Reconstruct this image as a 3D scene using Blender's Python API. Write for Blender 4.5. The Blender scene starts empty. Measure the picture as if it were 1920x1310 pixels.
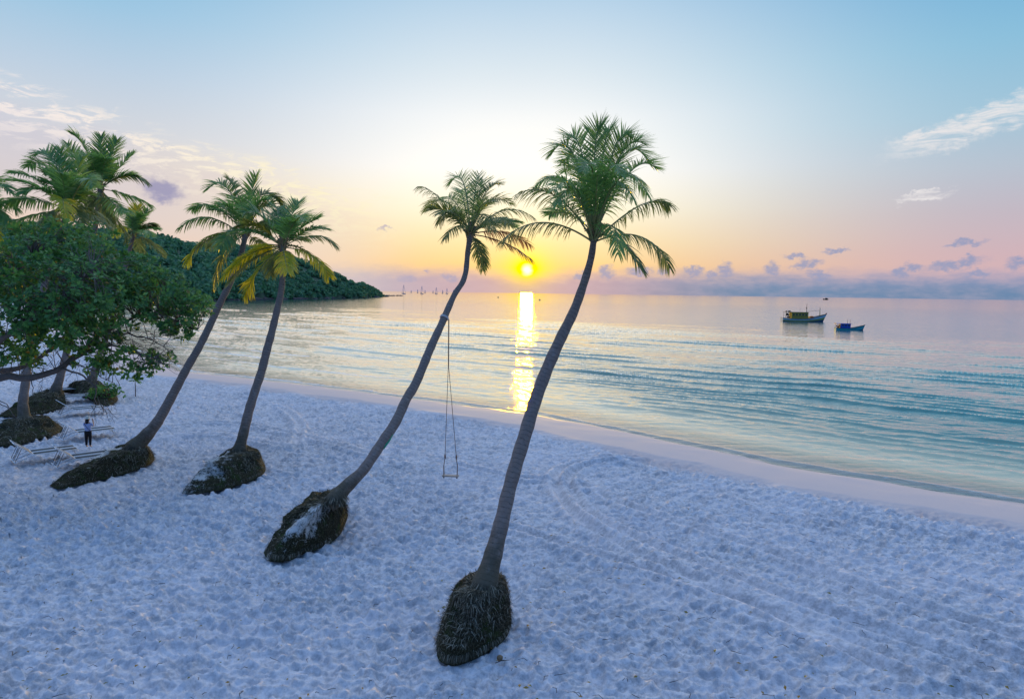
import bpy, math, random
import numpy as np
from mathutils import Vector, Matrix, Quaternion

sc = bpy.context.scene
COL = sc.collection
rnd = random.Random(7)
R = math.radians
CC = getattr(bpy, "context")

# ------------------------------------------------------------------ camera
F_PX, W_PX, H_PX = 1280.0, 1920.0, 1310.0
PITCH, ROLL = math.atan(106 / 1280.0), R(0.80)
CAMZ, SEA = 8.6, -0.7
CAM = Vector((0, 0, CAMZ))
FWD = Vector((0, math.cos(PITCH), -math.sin(PITCH)))
_r0, _u0 = Vector((1, 0, 0)), Vector((0, math.sin(PITCH), math.cos(PITCH)))
RIGHT = _r0 * math.cos(ROLL) + _u0 * math.sin(ROLL)
UP = _u0 * math.cos(ROLL) - _r0 * math.sin(ROLL)
cd = bpy.data.cameras.new("camera")
cam = bpy.data.objects.new("camera", cd)
COL.objects.link(cam)
m = Matrix.Identity(4)
for i in range(3):
    m[i][0], m[i][1], m[i][2], m[i][3] = RIGHT[i], UP[i], -FWD[i], CAM[i]
cam.matrix_world = m
cd.sensor_width = 36
cd.lens = 36 * F_PX / W_PX
cd.clip_start, cd.clip_end = 0.1, 120000
sc.camera = cam

def ray(px, py):
    return FWD + RIGHT * ((px - W_PX / 2) / F_PX) + UP * ((H_PX / 2 - py) / F_PX)
def at(px, py, depth):                      # point on a pixel's ray at a camera depth
    return CAM + ray(px, py) * depth
def gnd(px, py, z=0.0):                     # point on a pixel's ray at a height
    d = ray(px, py)
    return CAM + d * ((z - CAMZ) / d.z)
def azel(px, py):
    d = ray(px, py).normalized()
    return math.degrees(math.atan2(d.x, d.y)), math.degrees(math.asin(d.z))

# ------------------------------------------------------------------ sky, sun, exposure
SUN_AZ, SUN_EL = azel(988, 506)
def lin(c):
    return tuple(((v / 255 / 12.92) if v / 255 <= .04045 else ((v / 255 + .055) / 1.055) ** 2.4) for v in c)

class NT:
    def __init__(s, tree):
        s.t = tree; s.n = tree.nodes; s.l = tree.links
    def new(s, kind, **kw):
        n = s.n.new(kind)
        for k, v in kw.items():
            setattr(n, k, v)
        return n
    def put(s, sock, v):
        if hasattr(v, "is_linked"):
            s.l.new(v, sock)
        elif v is not None:
            sock.default_value = v
    def math(s, op, a, b=None, c=None, clamp=False):
        n = s.new("ShaderNodeMath", operation=op, use_clamp=clamp)
        for i, v in enumerate((a, b, c)):
            s.put(n.inputs[i], v)
        return n.outputs[0]
    def vmath(s, op, a, b=None):
        n = s.new("ShaderNodeVectorMath", operation=op)
        s.put(n.inputs[0], a); s.put(n.inputs[1], b)
        return n
    def mr(s, v, a, b, c=0.0, d=1.0, smooth=True):
        n = s.new("ShaderNodeMapRange", interpolation_type="SMOOTHSTEP" if smooth else "LINEAR")
        s.put(n.inputs["Value"], v)
        n.inputs["From Min"].default_value = a; n.inputs["From Max"].default_value = b
        n.inputs["To Min"].default_value = c; n.inputs["To Max"].default_value = d
        return n.outputs["Result"]
    def mix(s, f, a, b, blend="MIX"):
        n = s.new("ShaderNodeMix", data_type="RGBA", blend_type=blend)
        s.put(n.inputs[0], f)
        for sock, v in ((n.inputs[6], a), (n.inputs[7], b)):
            if isinstance(v, tuple) and len(v) == 3:
                v = v + (1,)
            s.put(sock, v)
        return n.outputs[2]
    def ramp(s, f, stops, interp="LINEAR"):
        n = s.new("ShaderNodeValToRGB")
        cr = n.color_ramp; cr.interpolation = interp
        while len(cr.elements) < len(stops):
            cr.elements.new(0.5)
        for e, (p, c) in zip(cr.elements, stops):
            e.position = p; e.color = tuple(c) + (1,)
        s.put(n.inputs[0], f)
        return n.outputs[0]
    def noise(s, vec, scale, detail=3.0, rough=0.5, dist=0.0):
        n = s.new("ShaderNodeTexNoise")
        s.put(n.inputs["Vector"], vec)
        n.inputs["Scale"].default_value = scale; n.inputs["Detail"].default_value = detail
        n.inputs["Roughness"].default_value = rough; n.inputs["Distortion"].default_value = dist
        return n
    def mapping(s, vec, loc=(0, 0, 0), rot=(0, 0, 0), scale=(1, 1, 1), kind="POINT"):
        n = s.new("ShaderNodeMapping", vector_type=kind)
        s.put(n.inputs["Vector"], vec)
        n.inputs["Location"].default_value = loc; n.inputs["Rotation"].default_value = rot
        n.inputs["Scale"].default_value = scale
        return n.outputs[0]

world = bpy.data.worlds.new("World")
sc.world = world
world.use_nodes = True
world.node_tree.nodes.clear()
w = NT(world.node_tree)
out = w.new("ShaderNodeOutputWorld"); bg = w.new("ShaderNodeBackground")
w.l.new(bg.outputs[0], out.inputs[0])
D = w.vmath("NORMALIZE", w.new("ShaderNodeTexCoord").outputs["Generated"]).outputs[0]
sx = w.new("ShaderNodeSeparateXYZ"); w.l.new(D, sx.inputs[0])
EL = w.math("MULTIPLY", w.math("ARCSINE", sx.outputs[2]), 57.29578)
AZ = w.math("MULTIPLY", w.math("ARCTAN2", sx.outputs[0], sx.outputs[1]), 57.29578)
elf = w.math("DIVIDE", w.math("MAXIMUM", EL, 0.0), 90.0)
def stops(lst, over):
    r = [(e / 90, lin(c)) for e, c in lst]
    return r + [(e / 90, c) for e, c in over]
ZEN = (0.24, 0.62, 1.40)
OVERC = [(34, (1.30, 1.45, 1.75)), (48, (2.30, 2.35, 2.60)), (66, (1.10, 1.40, 1.95)), (90, ZEN)]  # brightness added above the frame on the sun side, to light the sand relief
OVERS = [(34, (0.55, 0.80, 1.2)), (48, (1.10, 1.35, 1.75)), (66, (0.65, 1.0, 1.6)), (90, ZEN)]  # weaker added brightness to either side of it
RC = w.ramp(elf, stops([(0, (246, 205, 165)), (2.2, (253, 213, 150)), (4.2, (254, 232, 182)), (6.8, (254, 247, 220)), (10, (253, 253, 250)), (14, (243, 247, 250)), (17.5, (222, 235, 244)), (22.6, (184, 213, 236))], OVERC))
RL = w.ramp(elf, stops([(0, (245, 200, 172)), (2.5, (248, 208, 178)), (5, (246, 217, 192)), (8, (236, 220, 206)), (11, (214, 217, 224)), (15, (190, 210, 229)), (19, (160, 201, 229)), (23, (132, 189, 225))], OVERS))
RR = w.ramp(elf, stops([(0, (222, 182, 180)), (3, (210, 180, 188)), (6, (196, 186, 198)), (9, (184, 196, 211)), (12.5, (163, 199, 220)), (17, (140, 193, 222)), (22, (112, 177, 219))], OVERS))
RB = w.ramp(elf, [(0, (0.14, 0.25, 0.52)), (18 / 90, (0.09, 0.26, 0.66)), (50 / 90, (0.11, 0.38, 1.0)), (1.0, ZEN)])
azr = w.math("SUBTRACT", AZ, SUN_AZ)
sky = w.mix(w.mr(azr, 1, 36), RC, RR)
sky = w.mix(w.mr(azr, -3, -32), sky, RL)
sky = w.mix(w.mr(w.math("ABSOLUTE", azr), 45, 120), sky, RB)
hot = w.math("MULTIPLY", w.mr(w.math("ABSOLUTE", azr), 24, 0), w.math("MULTIPLY", w.mr(EL, 3.5, 9.0), w.mr(EL, 18, 9)))
hv_ = w.vmath("SCALE", (0.12, 0.10, 0.07)); w.put(hv_.inputs[3], hot)
sky = w.vmath("ADD", sky, hv_.outputs[0]).outputs[0]
# physical sky blended in
nishita = w.new("ShaderNodeTexSky", sky_type="NISHITA")
nishita.sun_disc = False
nishita.sun_elevation = R(SUN_EL); nishita.sun_rotation = R(SUN_AZ)
ns = w.vmath("SCALE", nishita.outputs[0]); ns.inputs[3].default_value = 0.12
sky = w.mix(0.03, sky, ns.outputs[0])
cxyz = w.new("ShaderNodeCombineXYZ"); w.l.new(AZ, cxyz.inputs[0]); w.l.new(EL, cxyz.inputs[1])
AE = cxyz.outputs[0]
# soft warm glow round the sun
sd = Vector((math.sin(R(SUN_AZ)) * math.cos(R(SUN_EL)), math.cos(R(SUN_AZ)) * math.cos(R(SUN_EL)), math.sin(R(SUN_EL))))
TH = w.math("MULTIPLY", w.math("ARCCOSINE", w.math("MINIMUM", w.vmath("DOT_PRODUCT", D, tuple(sd)).outputs["Value"], 0.9999999)), 57.29578)
def add_glow(base, falloff, col):
    g = w.math("EXPONENT", w.math("MULTIPLY", w.math("POWER", TH, 1.3), -1.0 / falloff))
    v = w.vmath("SCALE", col); w.put(v.inputs[3], g)
    return w.vmath("ADD", base, v.outputs[0]).outputs[0]
sky = add_glow(sky, 11.0, (0.16, 0.09, -0.06))
# fine noise fields in sky angles
wob = w.noise(w.mapping(AE, scale=(1, 1.5, 1)), 1.1, 4, 0.62)
wv = w.vmath("SUBTRACT", wob.outputs["Color"], (0.5, 0.5, 0.5)).outputs[0]
def warped(amp):
    v = w.vmath("SCALE", wv); v.inputs[3].default_value = amp
    return w.vmath("ADD", AE, v.outputs[0]).outputs[0]
AEW = warped(1.5)
def blob(src, px, py, rx, ry, rot=0.0, soft=(1.15, 0.35), amt=1.0):
    a, e = azel(px, py)
    deg = 57.3 / F_PX
    v = w.mapping(src, (a, e, 0), (0, 0, R(rot)), (rx * deg, ry * deg, 1), "TEXTURE")
    return w.mr(w.vmath("LENGTH", v).outputs["Value"], soft[0], soft[1], 0, amt)
def union(lst):
    r = lst[0]
    for q in lst[1:]:
        r = w.math("MAXIMUM", r, q)
    return r
# bank of cloud along the horizon
bn = w.noise(w.mapping(AE, scale=(0.55, 1.6, 1)), 1.0, 5, 0.6)
bn2 = w.math("MULTIPLY", w.math("SUBTRACT", bn.outputs[0], 0.5), 1.1)
top_shift = w.math("MULTIPLY", w.mr(TH, 1.0, 5.0), 0.45)
bank = w.mr(w.math("ADD", w.math("SUBTRACT", EL, top_shift), bn2), 2.1, 0.4, 0, 0.9)
bank_c = w.mix(w.mr(azr, 1, 19), w.mix(w.mr(azr, -1, -16), lin((206, 172, 180)), lin((176, 170, 192))), w.mix(w.mr(EL, 0.2, 2.2), lin((84, 132, 172)), lin((146, 156, 192))))
bank_c = w.mix(w.mr(bn.outputs[0], 0.3, 0.75, 0, 0.25), bank_c, lin((215, 190, 200)))
sky = w.mix(bank, sky, bank_c)
# cumulus over the horizon
cu = union([blob(AEW, *b) for b in [
    (1300, 510, 22, 10), (1334, 512, 10, 9), (1360, 505, 17, 15), (1448, 505, 15, 15), (1512, 497, 30, 9, 12), (1493, 482, 24, 6, -8),
    (1535, 514, 20, 9), (1570, 471, 26, 5, 3), (1810, 457, 30, 6, 8), (1790, 495, 48, 9, 10), (1815, 486, 15, 8), (1832, 513, 18, 8), (1710, 501, 18, 8),
    (1686, 512, 14, 9), (1912, 491, 20, 12), (1135, 510, 18, 14), (1200, 508, 28, 10), (1245, 512, 14, 9), (1090, 516, 16, 8),
    (843, 520, 26, 8), (762, 523, 20, 7), (722, 428, 16, 4), (800, 505, 8, 3)]])
cun = w.mr(w.noise(w.mapping(AE, scale=(1, 1.5, 1)), 2.6, 4, 0.6).outputs[0], 0.28, 0.55, 0.45, 1.0)
cu_c = w.mix(w.mr(azr, -12, 30), lin((182, 170, 190)), lin((146, 156, 190)))
sky = w.mix(w.math("MULTIPLY", w.math("MULTIPLY", cu, cun), 0.85), sky, cu_c)
# high thin cloud on the left: a veil with a bright streaked edge
a0, e0 = azel(0, 150); a1, e1 = azel(690, 372)
sl = (e1 - e0) / (a1 - a0)
below = w.math("SUBTRACT", w.math("MULTIPLY_ADD", w.math("SUBTRACT", AZ, a0), sl, e0), EL)     # degrees under the edge line
st = w.noise(w.mapping(AE, rot=(0, 0, R(20)), scale=(0.16, 1.0, 1)), 1.0, 6, 0.65, 0.6)
stv = w.math("MULTIPLY", w.math("SUBTRACT", st.outputs[0], 0.5), 5.0)
bw = w.math("ADD", below, stv)
lmask = w.mr(AZ, a1 + 5.0, a1 - 5)
veil = w.math("MULTIPLY", w.math("MULTIPLY", w.mr(bw, 0.0, 3.0), lmask), w.mr(below, 11, 5, 0.0, 0.62))
sky = w.mix(veil, sky, w.mix(w.mr(AZ, a0, a1), lin((203, 200, 214)), lin((240, 222, 206))))
st2 = w.noise(w.mapping(AE, rot=(0, 0, R(10)), scale=(0.4, 1.5, 1)), 1.2, 8, 0.66, 0.7)
edge = w.math("MULTIPLY", w.math("MULTIPLY", w.mr(bw, -1.0, 0.8), w.mr(below, 5.0, 0.6)), lmask)
edge = w.math("MULTIPLY", edge, w.mr(st2.outputs[0], 0.46, 0.60))
sky = w.mix(w.math("MULTIPLY", edge, 0.9), sky, w.mix(w.mr(AZ, a0, a1), lin((250, 238, 232)), lin((255, 244, 205))))
dk = blob(warped(1.8), 305, 357, 36, 22, -12, (1.2, 0.35))
sky = w.mix(w.math("MULTIPLY", dk, 0.95), sky, lin((160, 156, 186)))
# white cirrus on the right
cir = union([blob(warped(2.2), *b) for b in [(1850, 225, 150, 26, 17), (1740, 256, 70, 14, 8), (1735, 367, 46, 8, 6)]])
ci2 = w.noise(w.mapping(AE, rot=(0, 0, R(-22)), scale=(0.35, 2.2, 1)), 1.2, 6, 0.66, 0.9)
sky = w.mix(w.math("MULTIPLY", cir, w.mr(ci2.outputs[0], 0.3, 0.62, 0.0, 0.85)), sky, lin((238, 233, 232)))
# sun: halo and disc
sky = add_glow(sky, 1.5, (0.55, 0.36, -0.42))
disc = w.mr(w.math("ADD", TH, w.math("MULTIPLY", bn2, 0.5)), 0.62, 0.10)
sky = w.mix(disc, sky, (2.3, 1.9, 0.95))
sky = w.vmath("MAXIMUM", sky, (0.0, 0.0, 0.0)).outputs[0]
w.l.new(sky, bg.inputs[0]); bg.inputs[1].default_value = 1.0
world.cycles.sampling_method = "MANUAL"; world.cycles.sample_map_resolution = 1024

ld = bpy.data.lights.new("sun", "SUN")
ld.energy = 1.8; ld.angle = R(1.0); ld.color = (1.0, 0.58, 0.004)
sun = bpy.data.objects.new("sun", ld); COL.objects.link(sun)
sun.rotation_euler = sd.to_track_quat("Z", "Y").to_euler()
sun.location = (0, 50, 60)

sc.view_settings.view_transform = "Standard"; sc.view_settings.look = "None"
sc.view_settings.exposure = 0.0; sc.view_settings.gamma = 1.0
sc.render.engine = "CYCLES"
sc.cycles.use_denoising = True
sc.cycles.max_bounces = 6; sc.cycles.transparent_max_bounces = 12
sc.cycles.sample_clamp_indirect = 6.0
sc.cycles.caustics_reflective = False; sc.cycles.caustics_refractive = False

# ------------------------------------------------------------------ helpers
def tag(o, label=None, cat=None, group=None, kind=None):
    if label: o["label"] = label
    if cat: o["category"] = cat
    if group: o["group"] = group
    if kind: o["kind"] = kind
    return o
def thing(name, loc, label, cat, group=None, rz=0.0):
    o = bpy.data.objects.new(name, None); COL.objects.link(o)
    o.empty_display_size = 0.2
    o.location = loc; o.rotation_euler = (0, 0, rz)
    return tag(o, label, cat, group)
def mesh_obj(name, verts, faces, mats, parent=None, smooth=False, mi=None, off=None, attrs=None):
    """one mesh object; verts in world space unless off is False; off = origin subtracted"""
    me = bpy.data.meshes.new(name)
    v = np.asarray(verts, dtype=np.float64).reshape(-1, 3)
    if off is not None:
        v = v - np.asarray(off)
    me.from_pydata(v.tolist() if len(v) < 200000 else v, [], faces if isinstance(faces, list) else faces.tolist())
    for mt in (mats if isinstance(mats, (list, tuple)) else [mats]):
        me.materials.append(mt)
    if mi is not None:
        me.polygons.foreach_set("material_index", np.asarray(mi, dtype=np.int32))
    if smooth:
        me.polygons.foreach_set("use_smooth", np.ones(len(me.polygons), dtype=bool))
    for k, a in (attrs or {}).items():
        at_ = me.attributes.new(k, "FLOAT", "POINT")
        at_.data.foreach_set("value", np.asarray(a, dtype=np.float32))
    me.update()
    o = bpy.data.objects.new(name, me); COL.objects.link(o)
    if parent is not None:
        o.parent = parent
    return o
class MB:
    """collects shapes for one mesh"""
    def __init__(s): s.v = []; s.f = []; s.mi = []
    def add(s, vs, fs, mi=0):
        b = len(s.v); s.v += [tuple(x) for x in vs]
        s.f += [tuple(i + b for i in f) for f in fs]; s.mi += [mi] * len(fs)
    def box(s, c, size, mi=0, rot=None):
        c = Vector(c); h = Vector(size) / 2
        vs = []
        for x in (-1, 1):
            for y in (-1, 1):
                for z in (-1, 1):
                    p = Vector((x * h.x, y * h.y, z * h.z))
                    if rot: p = rot @ p
                    vs.append(c + p)
        s.add(vs, [(0, 1, 3, 2), (4, 6, 7, 5), (0, 4, 5, 1), (2, 3, 7, 6), (0, 2, 6, 4), (1, 5, 7, 3)], mi)
    def tube(s, pts, rad, n=6, mi=0, caps=True):
        pts = [Vector(p) for p in pts]
        if not isinstance(rad, (list, tuple)): rad = [rad] * len(pts)
        b = len(s.v); ref = None
        for i, p in enumerate(pts):
            t = (pts[min(i + 1, len(pts) - 1)] - pts[max(i - 1, 0)]).normalized()
            if ref is None:
                ref = Vector((0, 0, 1)) if abs(t.z) < 0.9 else Vector((1, 0, 0))
            a = t.cross(ref).normalized(); c = a.cross(t).normalized(); ref = c
            for k in range(n):
                an = 2 * math.pi * k / n
                s.v.append(tuple(p + (a * math.cos(an) + c * math.sin(an)) * rad[i]))
        for i in range(len(pts) - 1):
            for k in range(n):
                k2 = (k + 1) % n
                s.f.append((b + i * n + k, b + i * n + k2, b + (i + 1) * n + k2, b + (i + 1) * n + k)); s.mi.append(mi)
        if caps:
            s.f.append(tuple(b + k for k in range(n))[::-1]); s.mi.append(mi)
            e = b + (len(pts) - 1) * n
            s.f.append(tuple(e + k for k in range(n))); s.mi.append(mi)
    def build(s, name, mats, parent=None, smooth=False, off=None):
        return mesh_obj(name, s.v, s.f, mats, parent, smooth, s.mi, off)
def bez(p0, c, p1, t):
    return p0 * (1 - t) ** 2 + c * (2 * t * (1 - t)) + p1 * t ** 2
def catmull(pts, n):
    """resample a polyline of vectors smoothly into n points"""
    P = np.array([list(p) for p in pts]); m_ = len(P)
    Pe = np.vstack([2 * P[0] - P[1], P, 2 * P[-1] - P[-2]])
    o = []
    for u in np.linspace(0, m_ - 1 - 1e-9, n):
        i = int(u); t = u - i
        a, b, c, d = Pe[i], Pe[i + 1], Pe[i + 2], Pe[i + 3]
        o.append(0.5 * (2 * b + (c - a) * t + (2 * a - 5 * b + 4 * c - d) * t * t + (3 * b - a - 3 * c + d) * t ** 3))
    return np.array(o)

# lattice noises in numpy
def _hash(ix, iy, seed):
    h = (ix.astype(np.int64) * 374761393 + iy.astype(np.int64) * 668265263 + seed * 974711) & 0xFFFFFFFF
    h = ((h ^ (h >> 13)) * 1274126177) & 0xFFFFFFFF
    return ((h ^ (h >> 16)) & 0xFFFFFF) / float(0xFFFFFF)
def vnoise(x, y, seed=0):
    ix, iy = np.floor(x), np.floor(y); fx, fy = x - ix, y - iy
    fx = fx * fx * (3 - 2 * fx); fy = fy * fy * (3 - 2 * fy)
    h = lambda a, b: _hash(ix + a, iy + b, seed)
    return (h(0, 0) * (1 - fx) + h(1, 0) * fx) * (1 - fy) + (h(0, 1) * (1 - fx) + h(1, 1) * fx) * fy
def fbm(x, y, seed=0, o=4):
    r = 0; a = 0.5
    for k in range(o):
        r = r + a * vnoise(x * 2 ** k + 17.3 * k, y * 2 ** k - 9.1 * k, seed + k); a *= 0.5
    return r / (1 - 0.5 ** o)
def worley(x, y, seed=0):
    ix, iy = np.floor(x), np.floor(y)
    f1 = np.full(x.shape, 9.0); amp = np.zeros(x.shape)
    for a in (-1, 0, 1):
        for b in (-1, 0, 1):
            cx, cy = ix + a, iy + b
            px = cx + 0.1 + 0.8 * _hash(cx, cy, seed); py = cy + 0.1 + 0.8 * _hash(cx, cy, seed + 5)
            d = np.hypot(x - px, y - py)
            k = d < f1
            f1 = np.where(k, d, f1); amp = np.where(k, _hash(cx, cy, seed + 9), amp)
    return f1, amp

# ------------------------------------------------------------------ materials
def new_mat(name):
    mt = bpy.data.materials.new(name); mt.use_nodes = True
    mt.node_tree.nodes.clear()
    t = NT(mt.node_tree)
    o = t.new("ShaderNodeOutputMaterial")
    return mt, t, o
def principled(t, o, col, rough=0.7, bump=None, spec=0.3, metal=0.0):
    p = t.new("ShaderNodeBsdfPrincipled")
    if isinstance(col, tuple) and len(col) == 3: col = col + (1,)
    t.put(p.inputs["Base Color"], col); t.put(p.inputs["Roughness"], rough)
    p.inputs["Specular IOR Level"].default_value = spec; p.inputs["Metallic"].default_value = metal
    if bump is not None: t.l.new(bump, p.inputs["Normal"])
    if o: t.l.new(p.outputs[0], o.inputs[0])
    return p
def bump(t, h, strength=0.5, dist=0.05):
    b = t.new("ShaderNodeBump"); t.l.new(h, b.inputs["Height"])
    b.inputs["Strength"].default_value = strength; b.inputs["Distance"].default_value = dist
    return b.outputs[0]
def objco(t): return t.new("ShaderNodeTexCoord").outputs["Object"]
def simple(name, col, rough=0.6, var=0.25, scale=6.0, spec=0.3, metal=0.0, bstr=0.15):
    mt, t, o = new_mat(name)
    n = t.noise(objco(t), scale, 4, 0.6)
    dark = tuple(c * (1 - var) for c in col)
    c = t.mix(n.outputs[0], dark + (1,), tuple(min(1, c * (1 + var)) for c in col) + (1,))
    principled(t, o, c, rough, bump(t, n.outputs[0], bstr, 0.02), spec, metal)
    return mt
def leafy(name, a, b, c, trans=0.45, tcol=(0.35, 0.42, 0.05), rough=0.45, island=True, spread=0.5):
    """leaf blade: colours vary from leaf to leaf, light passes through"""
    mt, t, o = new_mat(name)
    geo = t.new("ShaderNodeNewGeometry"); oi = t.new("ShaderNodeObjectInfo")
    f = t.math("ADD", t.math("MULTIPLY", geo.outputs["Random Per Island"], spread), t.math("MULTIPLY", oi.outputs["Random"], 1 - spread))
    col = t.ramp(f, [(0.0, a), (0.55, b), (1.0, c)])
    p = principled(t, None, col, rough, None, 0.35)
    tr = t.new("ShaderNodeBsdfTranslucent")
    t.put(tr.inputs[0], t.mix(0.6, col, tuple(tcol) + (1,)))
    mx = t.new("ShaderNodeMixShader"); mx.inputs[0].default_value = trans
    t.l.new(p.outputs[0], mx.inputs[1]); t.l.new(tr.outputs[0], mx.inputs[2]); t.l.new(mx.outputs[0], o.inputs[0])
    return mt
M = {}
M["frond"] = leafy("palm leaflet green", (0.06, 0.17, 0.07), (0.12, 0.27, 0.08), (0.23, 0.38, 0.09), 0.44, (0.35, 0.55, 0.08), 0.38)
M["frond_olive"] = leafy("palm leaflet olive", (0.085, 0.125, 0.05), (0.13, 0.18, 0.055), (0.22, 0.24, 0.065), 0.42, (0.42, 0.46, 0.08))
M["frond_yellow"] = leafy("palm leaflet old and backlit yellow", (0.12, 0.25, 0.04), (0.30, 0.38, 0.03), (0.62, 0.46, 0.02), 0.54, (0.80, 0.68, 0.03))  # yellow of older leaves, with the glow of backlight put into the colour
M["frond_red"] = leafy("palm leaflet dry", (0.13, 0.09, 0.03), (0.24, 0.10, 0.035), (0.34, 0.12, 0.04), 0.45, (0.7, 0.2, 0.05))
M["rachis"] = simple("palm leaf stalk", (0.20, 0.21, 0.07), 0.5)
M["rachis_dry"] = simple("dry palm leaf stalk", (0.24, 0.15, 0.07), 0.6)
M["leaf"] = leafy("broad leaf", (0.035, 0.11, 0.04), (0.07, 0.19, 0.05), (0.16, 0.32, 0.07), 0.34, (0.14, 0.34, 0.05), 0.55, spread=1.0)
M["leaf_old"] = leafy("broad leaf old", (0.10, 0.13, 0.03), (0.2, 0.16, 0.03), (0.28, 0.15, 0.03), 0.35, (0.4, 0.25, 0.03), 0.5, spread=1.0)
M["forest"] = leafy("forest leaves", (0.045, 0.13, 0.075), (0.09, 0.22, 0.11), (0.17, 0.32, 0.13), 0.34, (0.10, 0.30, 0.12), 0.7, spread=1.0)
M["bark"] = simple("branch bark", (0.13, 0.105, 0.09), 0.85, 0.45, 8)

mt, t, o = new_mat("palm trunk bark"); M["trunk"] = mt
ln = t.new("ShaderNodeAttribute", attribute_name="along").outputs["Fac"]
co = objco(t)
n1 = t.noise(co, 5.0, 5, 0.65); n2 = t.noise(co, 24.0, 3, 0.6)
ringp = t.math("ADD", t.math("MULTIPLY", ln, 7.5), t.math("MULTIPLY", n1.outputs[0], 1.6))
fr = t.math("FRACT", ringp)
ringm = t.mr(fr, 0.0, 0.22, 1.0, 0.0)
col = t.mix(n1.outputs[0], (0.14, 0.10, 0.082, 1), (0.30, 0.225, 0.185, 1))
col = t.mix(t.math("MULTIPLY", ringm, t.mr(n1.outputs[0], 0.35, 0.65, 0.35, 0.95)), col, (0.055, 0.046, 0.045, 1))
col = t.mix(t.mr(n1.outputs[0], 0.58, 0.68, 0, 0.55), col, (0.26, 0.22, 0.20, 1))
col = t.mix(t.mr(t.math("ADD", ln, t.math("MULTIPLY", n1.outputs[0], 1.5)), 2.6, 1.0, 0, 0.75), col, (0.05, 0.046, 0.024, 1))
hh = t.math("ADD", t.math("MULTIPLY", ringm, -0.7), t.math("MULTIPLY", n2.outputs[0], 0.6))
principled(t, o, col, 0.85, bump(t, hh, 0.6, 0.025), 0.2)

mt, t, o = new_mat("root mound"); M["mound"] = mt
co = objco(t)
nz = t.noise(co, 1.5, 5, 0.62); nf = t.noise(co, 22, 4, 0.7)
col = t.ramp(nf.outputs[0], [(0.3, (0.010, 0.010, 0.006)), (0.52, (0.032, 0.029, 0.015)), (0.72, (0.16, 0.14, 0.09))])
sandy = t.new("ShaderNodeAttribute", attribute_name="sandy").outputs["Fac"]
moss = t.noise(co, 2.6, 4, 0.6)
col = t.mix(t.mr(moss.outputs[0], 0.5, 0.66, 0, 0.6), col, (0.035, 0.06, 0.014, 1))
sm = t.mr(t.math("ADD", t.math("ADD", nz.outputs[0], t.math("MULTIPLY", sandy, 0.39)), t.math("MULTIPLY", nf.outputs[0], 0.35)), 0.92, 1.06)
col = t.mix(sm, col, (0.58, 0.56, 0.53, 1))
principled(t, o, col, 0.95, bump(t, nf.outputs[0], 1.0, 0.06), 0.1)
M["fibre"] = leafy("root fibre", (0.014, 0.013, 0.008), (0.07, 0.058, 0.034), (0.30, 0.26, 0.19), 0.0, (0.1, 0.1, 0.1), 0.9, spread=1.0)

mt, t, o = new_mat("white beach sand"); M["sand"] = mt
co = objco(t)
s_at = t.new("ShaderNodeAttribute", attribute_name="shore").outputs["Fac"]
n1 = t.noise(co, 0.22, 4, 0.6); n2 = t.noise(co, 9, 5, 0.7); n3 = t.noise(co, 55, 3, 0.6)
wn = t.math("MULTIPLY", t.math("SUBTRACT", n1.outputs[0], 0.5), 3.5)
wet = t.mr(t.math("ADD", s_at, wn), 7.6, 6.2)
soak = t.math("MULTIPLY", t.mr(t.math("ADD", s_at, t.math("MULTIPLY", wn, 0.5)), 1.5, 0.2), t.mr(s_at, -1.2, 0.2))
n4 = t.noise(t.mapping(co, rot=(0, 0, R(44)), scale=(0.6, 1.0, 1)), 3.4, 4, 0.7, 0.4)
dry = t.mix(t.mr(t.math("ADD", t.math("MULTIPLY", n2.outputs[0], 0.5), t.math("MULTIPLY", n4.outputs[0], 0.5)), 0.36, 0.62), (0.34, 0.315, 0.315, 1), (0.70, 0.635, 0.62, 1))
dry = t.mix(t.mr(n1.outputs[0], 0.35, 0.7, 0, 0.35), dry, (0.70, 0.62, 0.62, 1))
dry = t.mix(t.mr(n3.outputs[0], 0.60, 0.72, 0, 0.6), dry, (0.22, 0.20, 0.19, 1))
wetc = t.mix(n2.outputs[0], (0.56, 0.42, 0.37, 1), (0.64, 0.49, 0.43, 1))
wetc = t.mix(soak, wetc, (0.42, 0.33, 0.28, 1))
col = t.mix(wet, dry, wetc)
bh = t.math("ADD", t.math("MULTIPLY", n2.outputs[0], 1.0), t.math("MULTIPLY", n3.outputs[0], 0.3))
bs = t.new("ShaderNodeBump"); t.l.new(bh, bs.inputs["Height"]); bs.inputs["Distance"].default_value = 0.03
t.l.new(t.mr(wet, 0, 1, 1.0, 0.04), bs.inputs["Strength"])
principled(t, o, col, t.mr(soak, 0, 1, 0.85, 0.12), bs.outputs[0], 0.5)

mt, t, o = new_mat("sea water"); M["water"] = mt
co = objco(t)
s_at = t.new("ShaderNodeAttribute", attribute_name="shore").outputs["Fac"]
off_ = t.math("MULTIPLY", s_at, -1.0)
SHROT = R(10)
wm1 = t.noise(t.mapping(co, rot=(0, 0, SHROT), scale=(0.13, 1.0, 1)), 1.1, 5, 0.55, 0.3)
wm2 = t.noise(t.mapping(co, rot=(0, 0, SHROT), scale=(0.16, 1.0, 1)), 5.0, 3, 0.6, 0.3)
wm3 = t.noise(t.mapping(co, rot=(0, 0, R(15)), scale=(0.12, 1.0, 1)), 0.16, 4, 0.55)
camd = t.new("ShaderNodeCameraData").outputs["View Distance"]
geo_p = t.new("ShaderNodeNewGeometry").outputs["Position"]
b1 = t.new("ShaderNodeBump"); b1.inputs["Distance"].default_value = 0.10; b1.inputs["Strength"].default_value = 0.8
t.l.new(t.math("ADD", wm1.outputs[0], t.math("MULTIPLY", wm2.outputs[0], 0.22)), b1.inputs["Height"])
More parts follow.
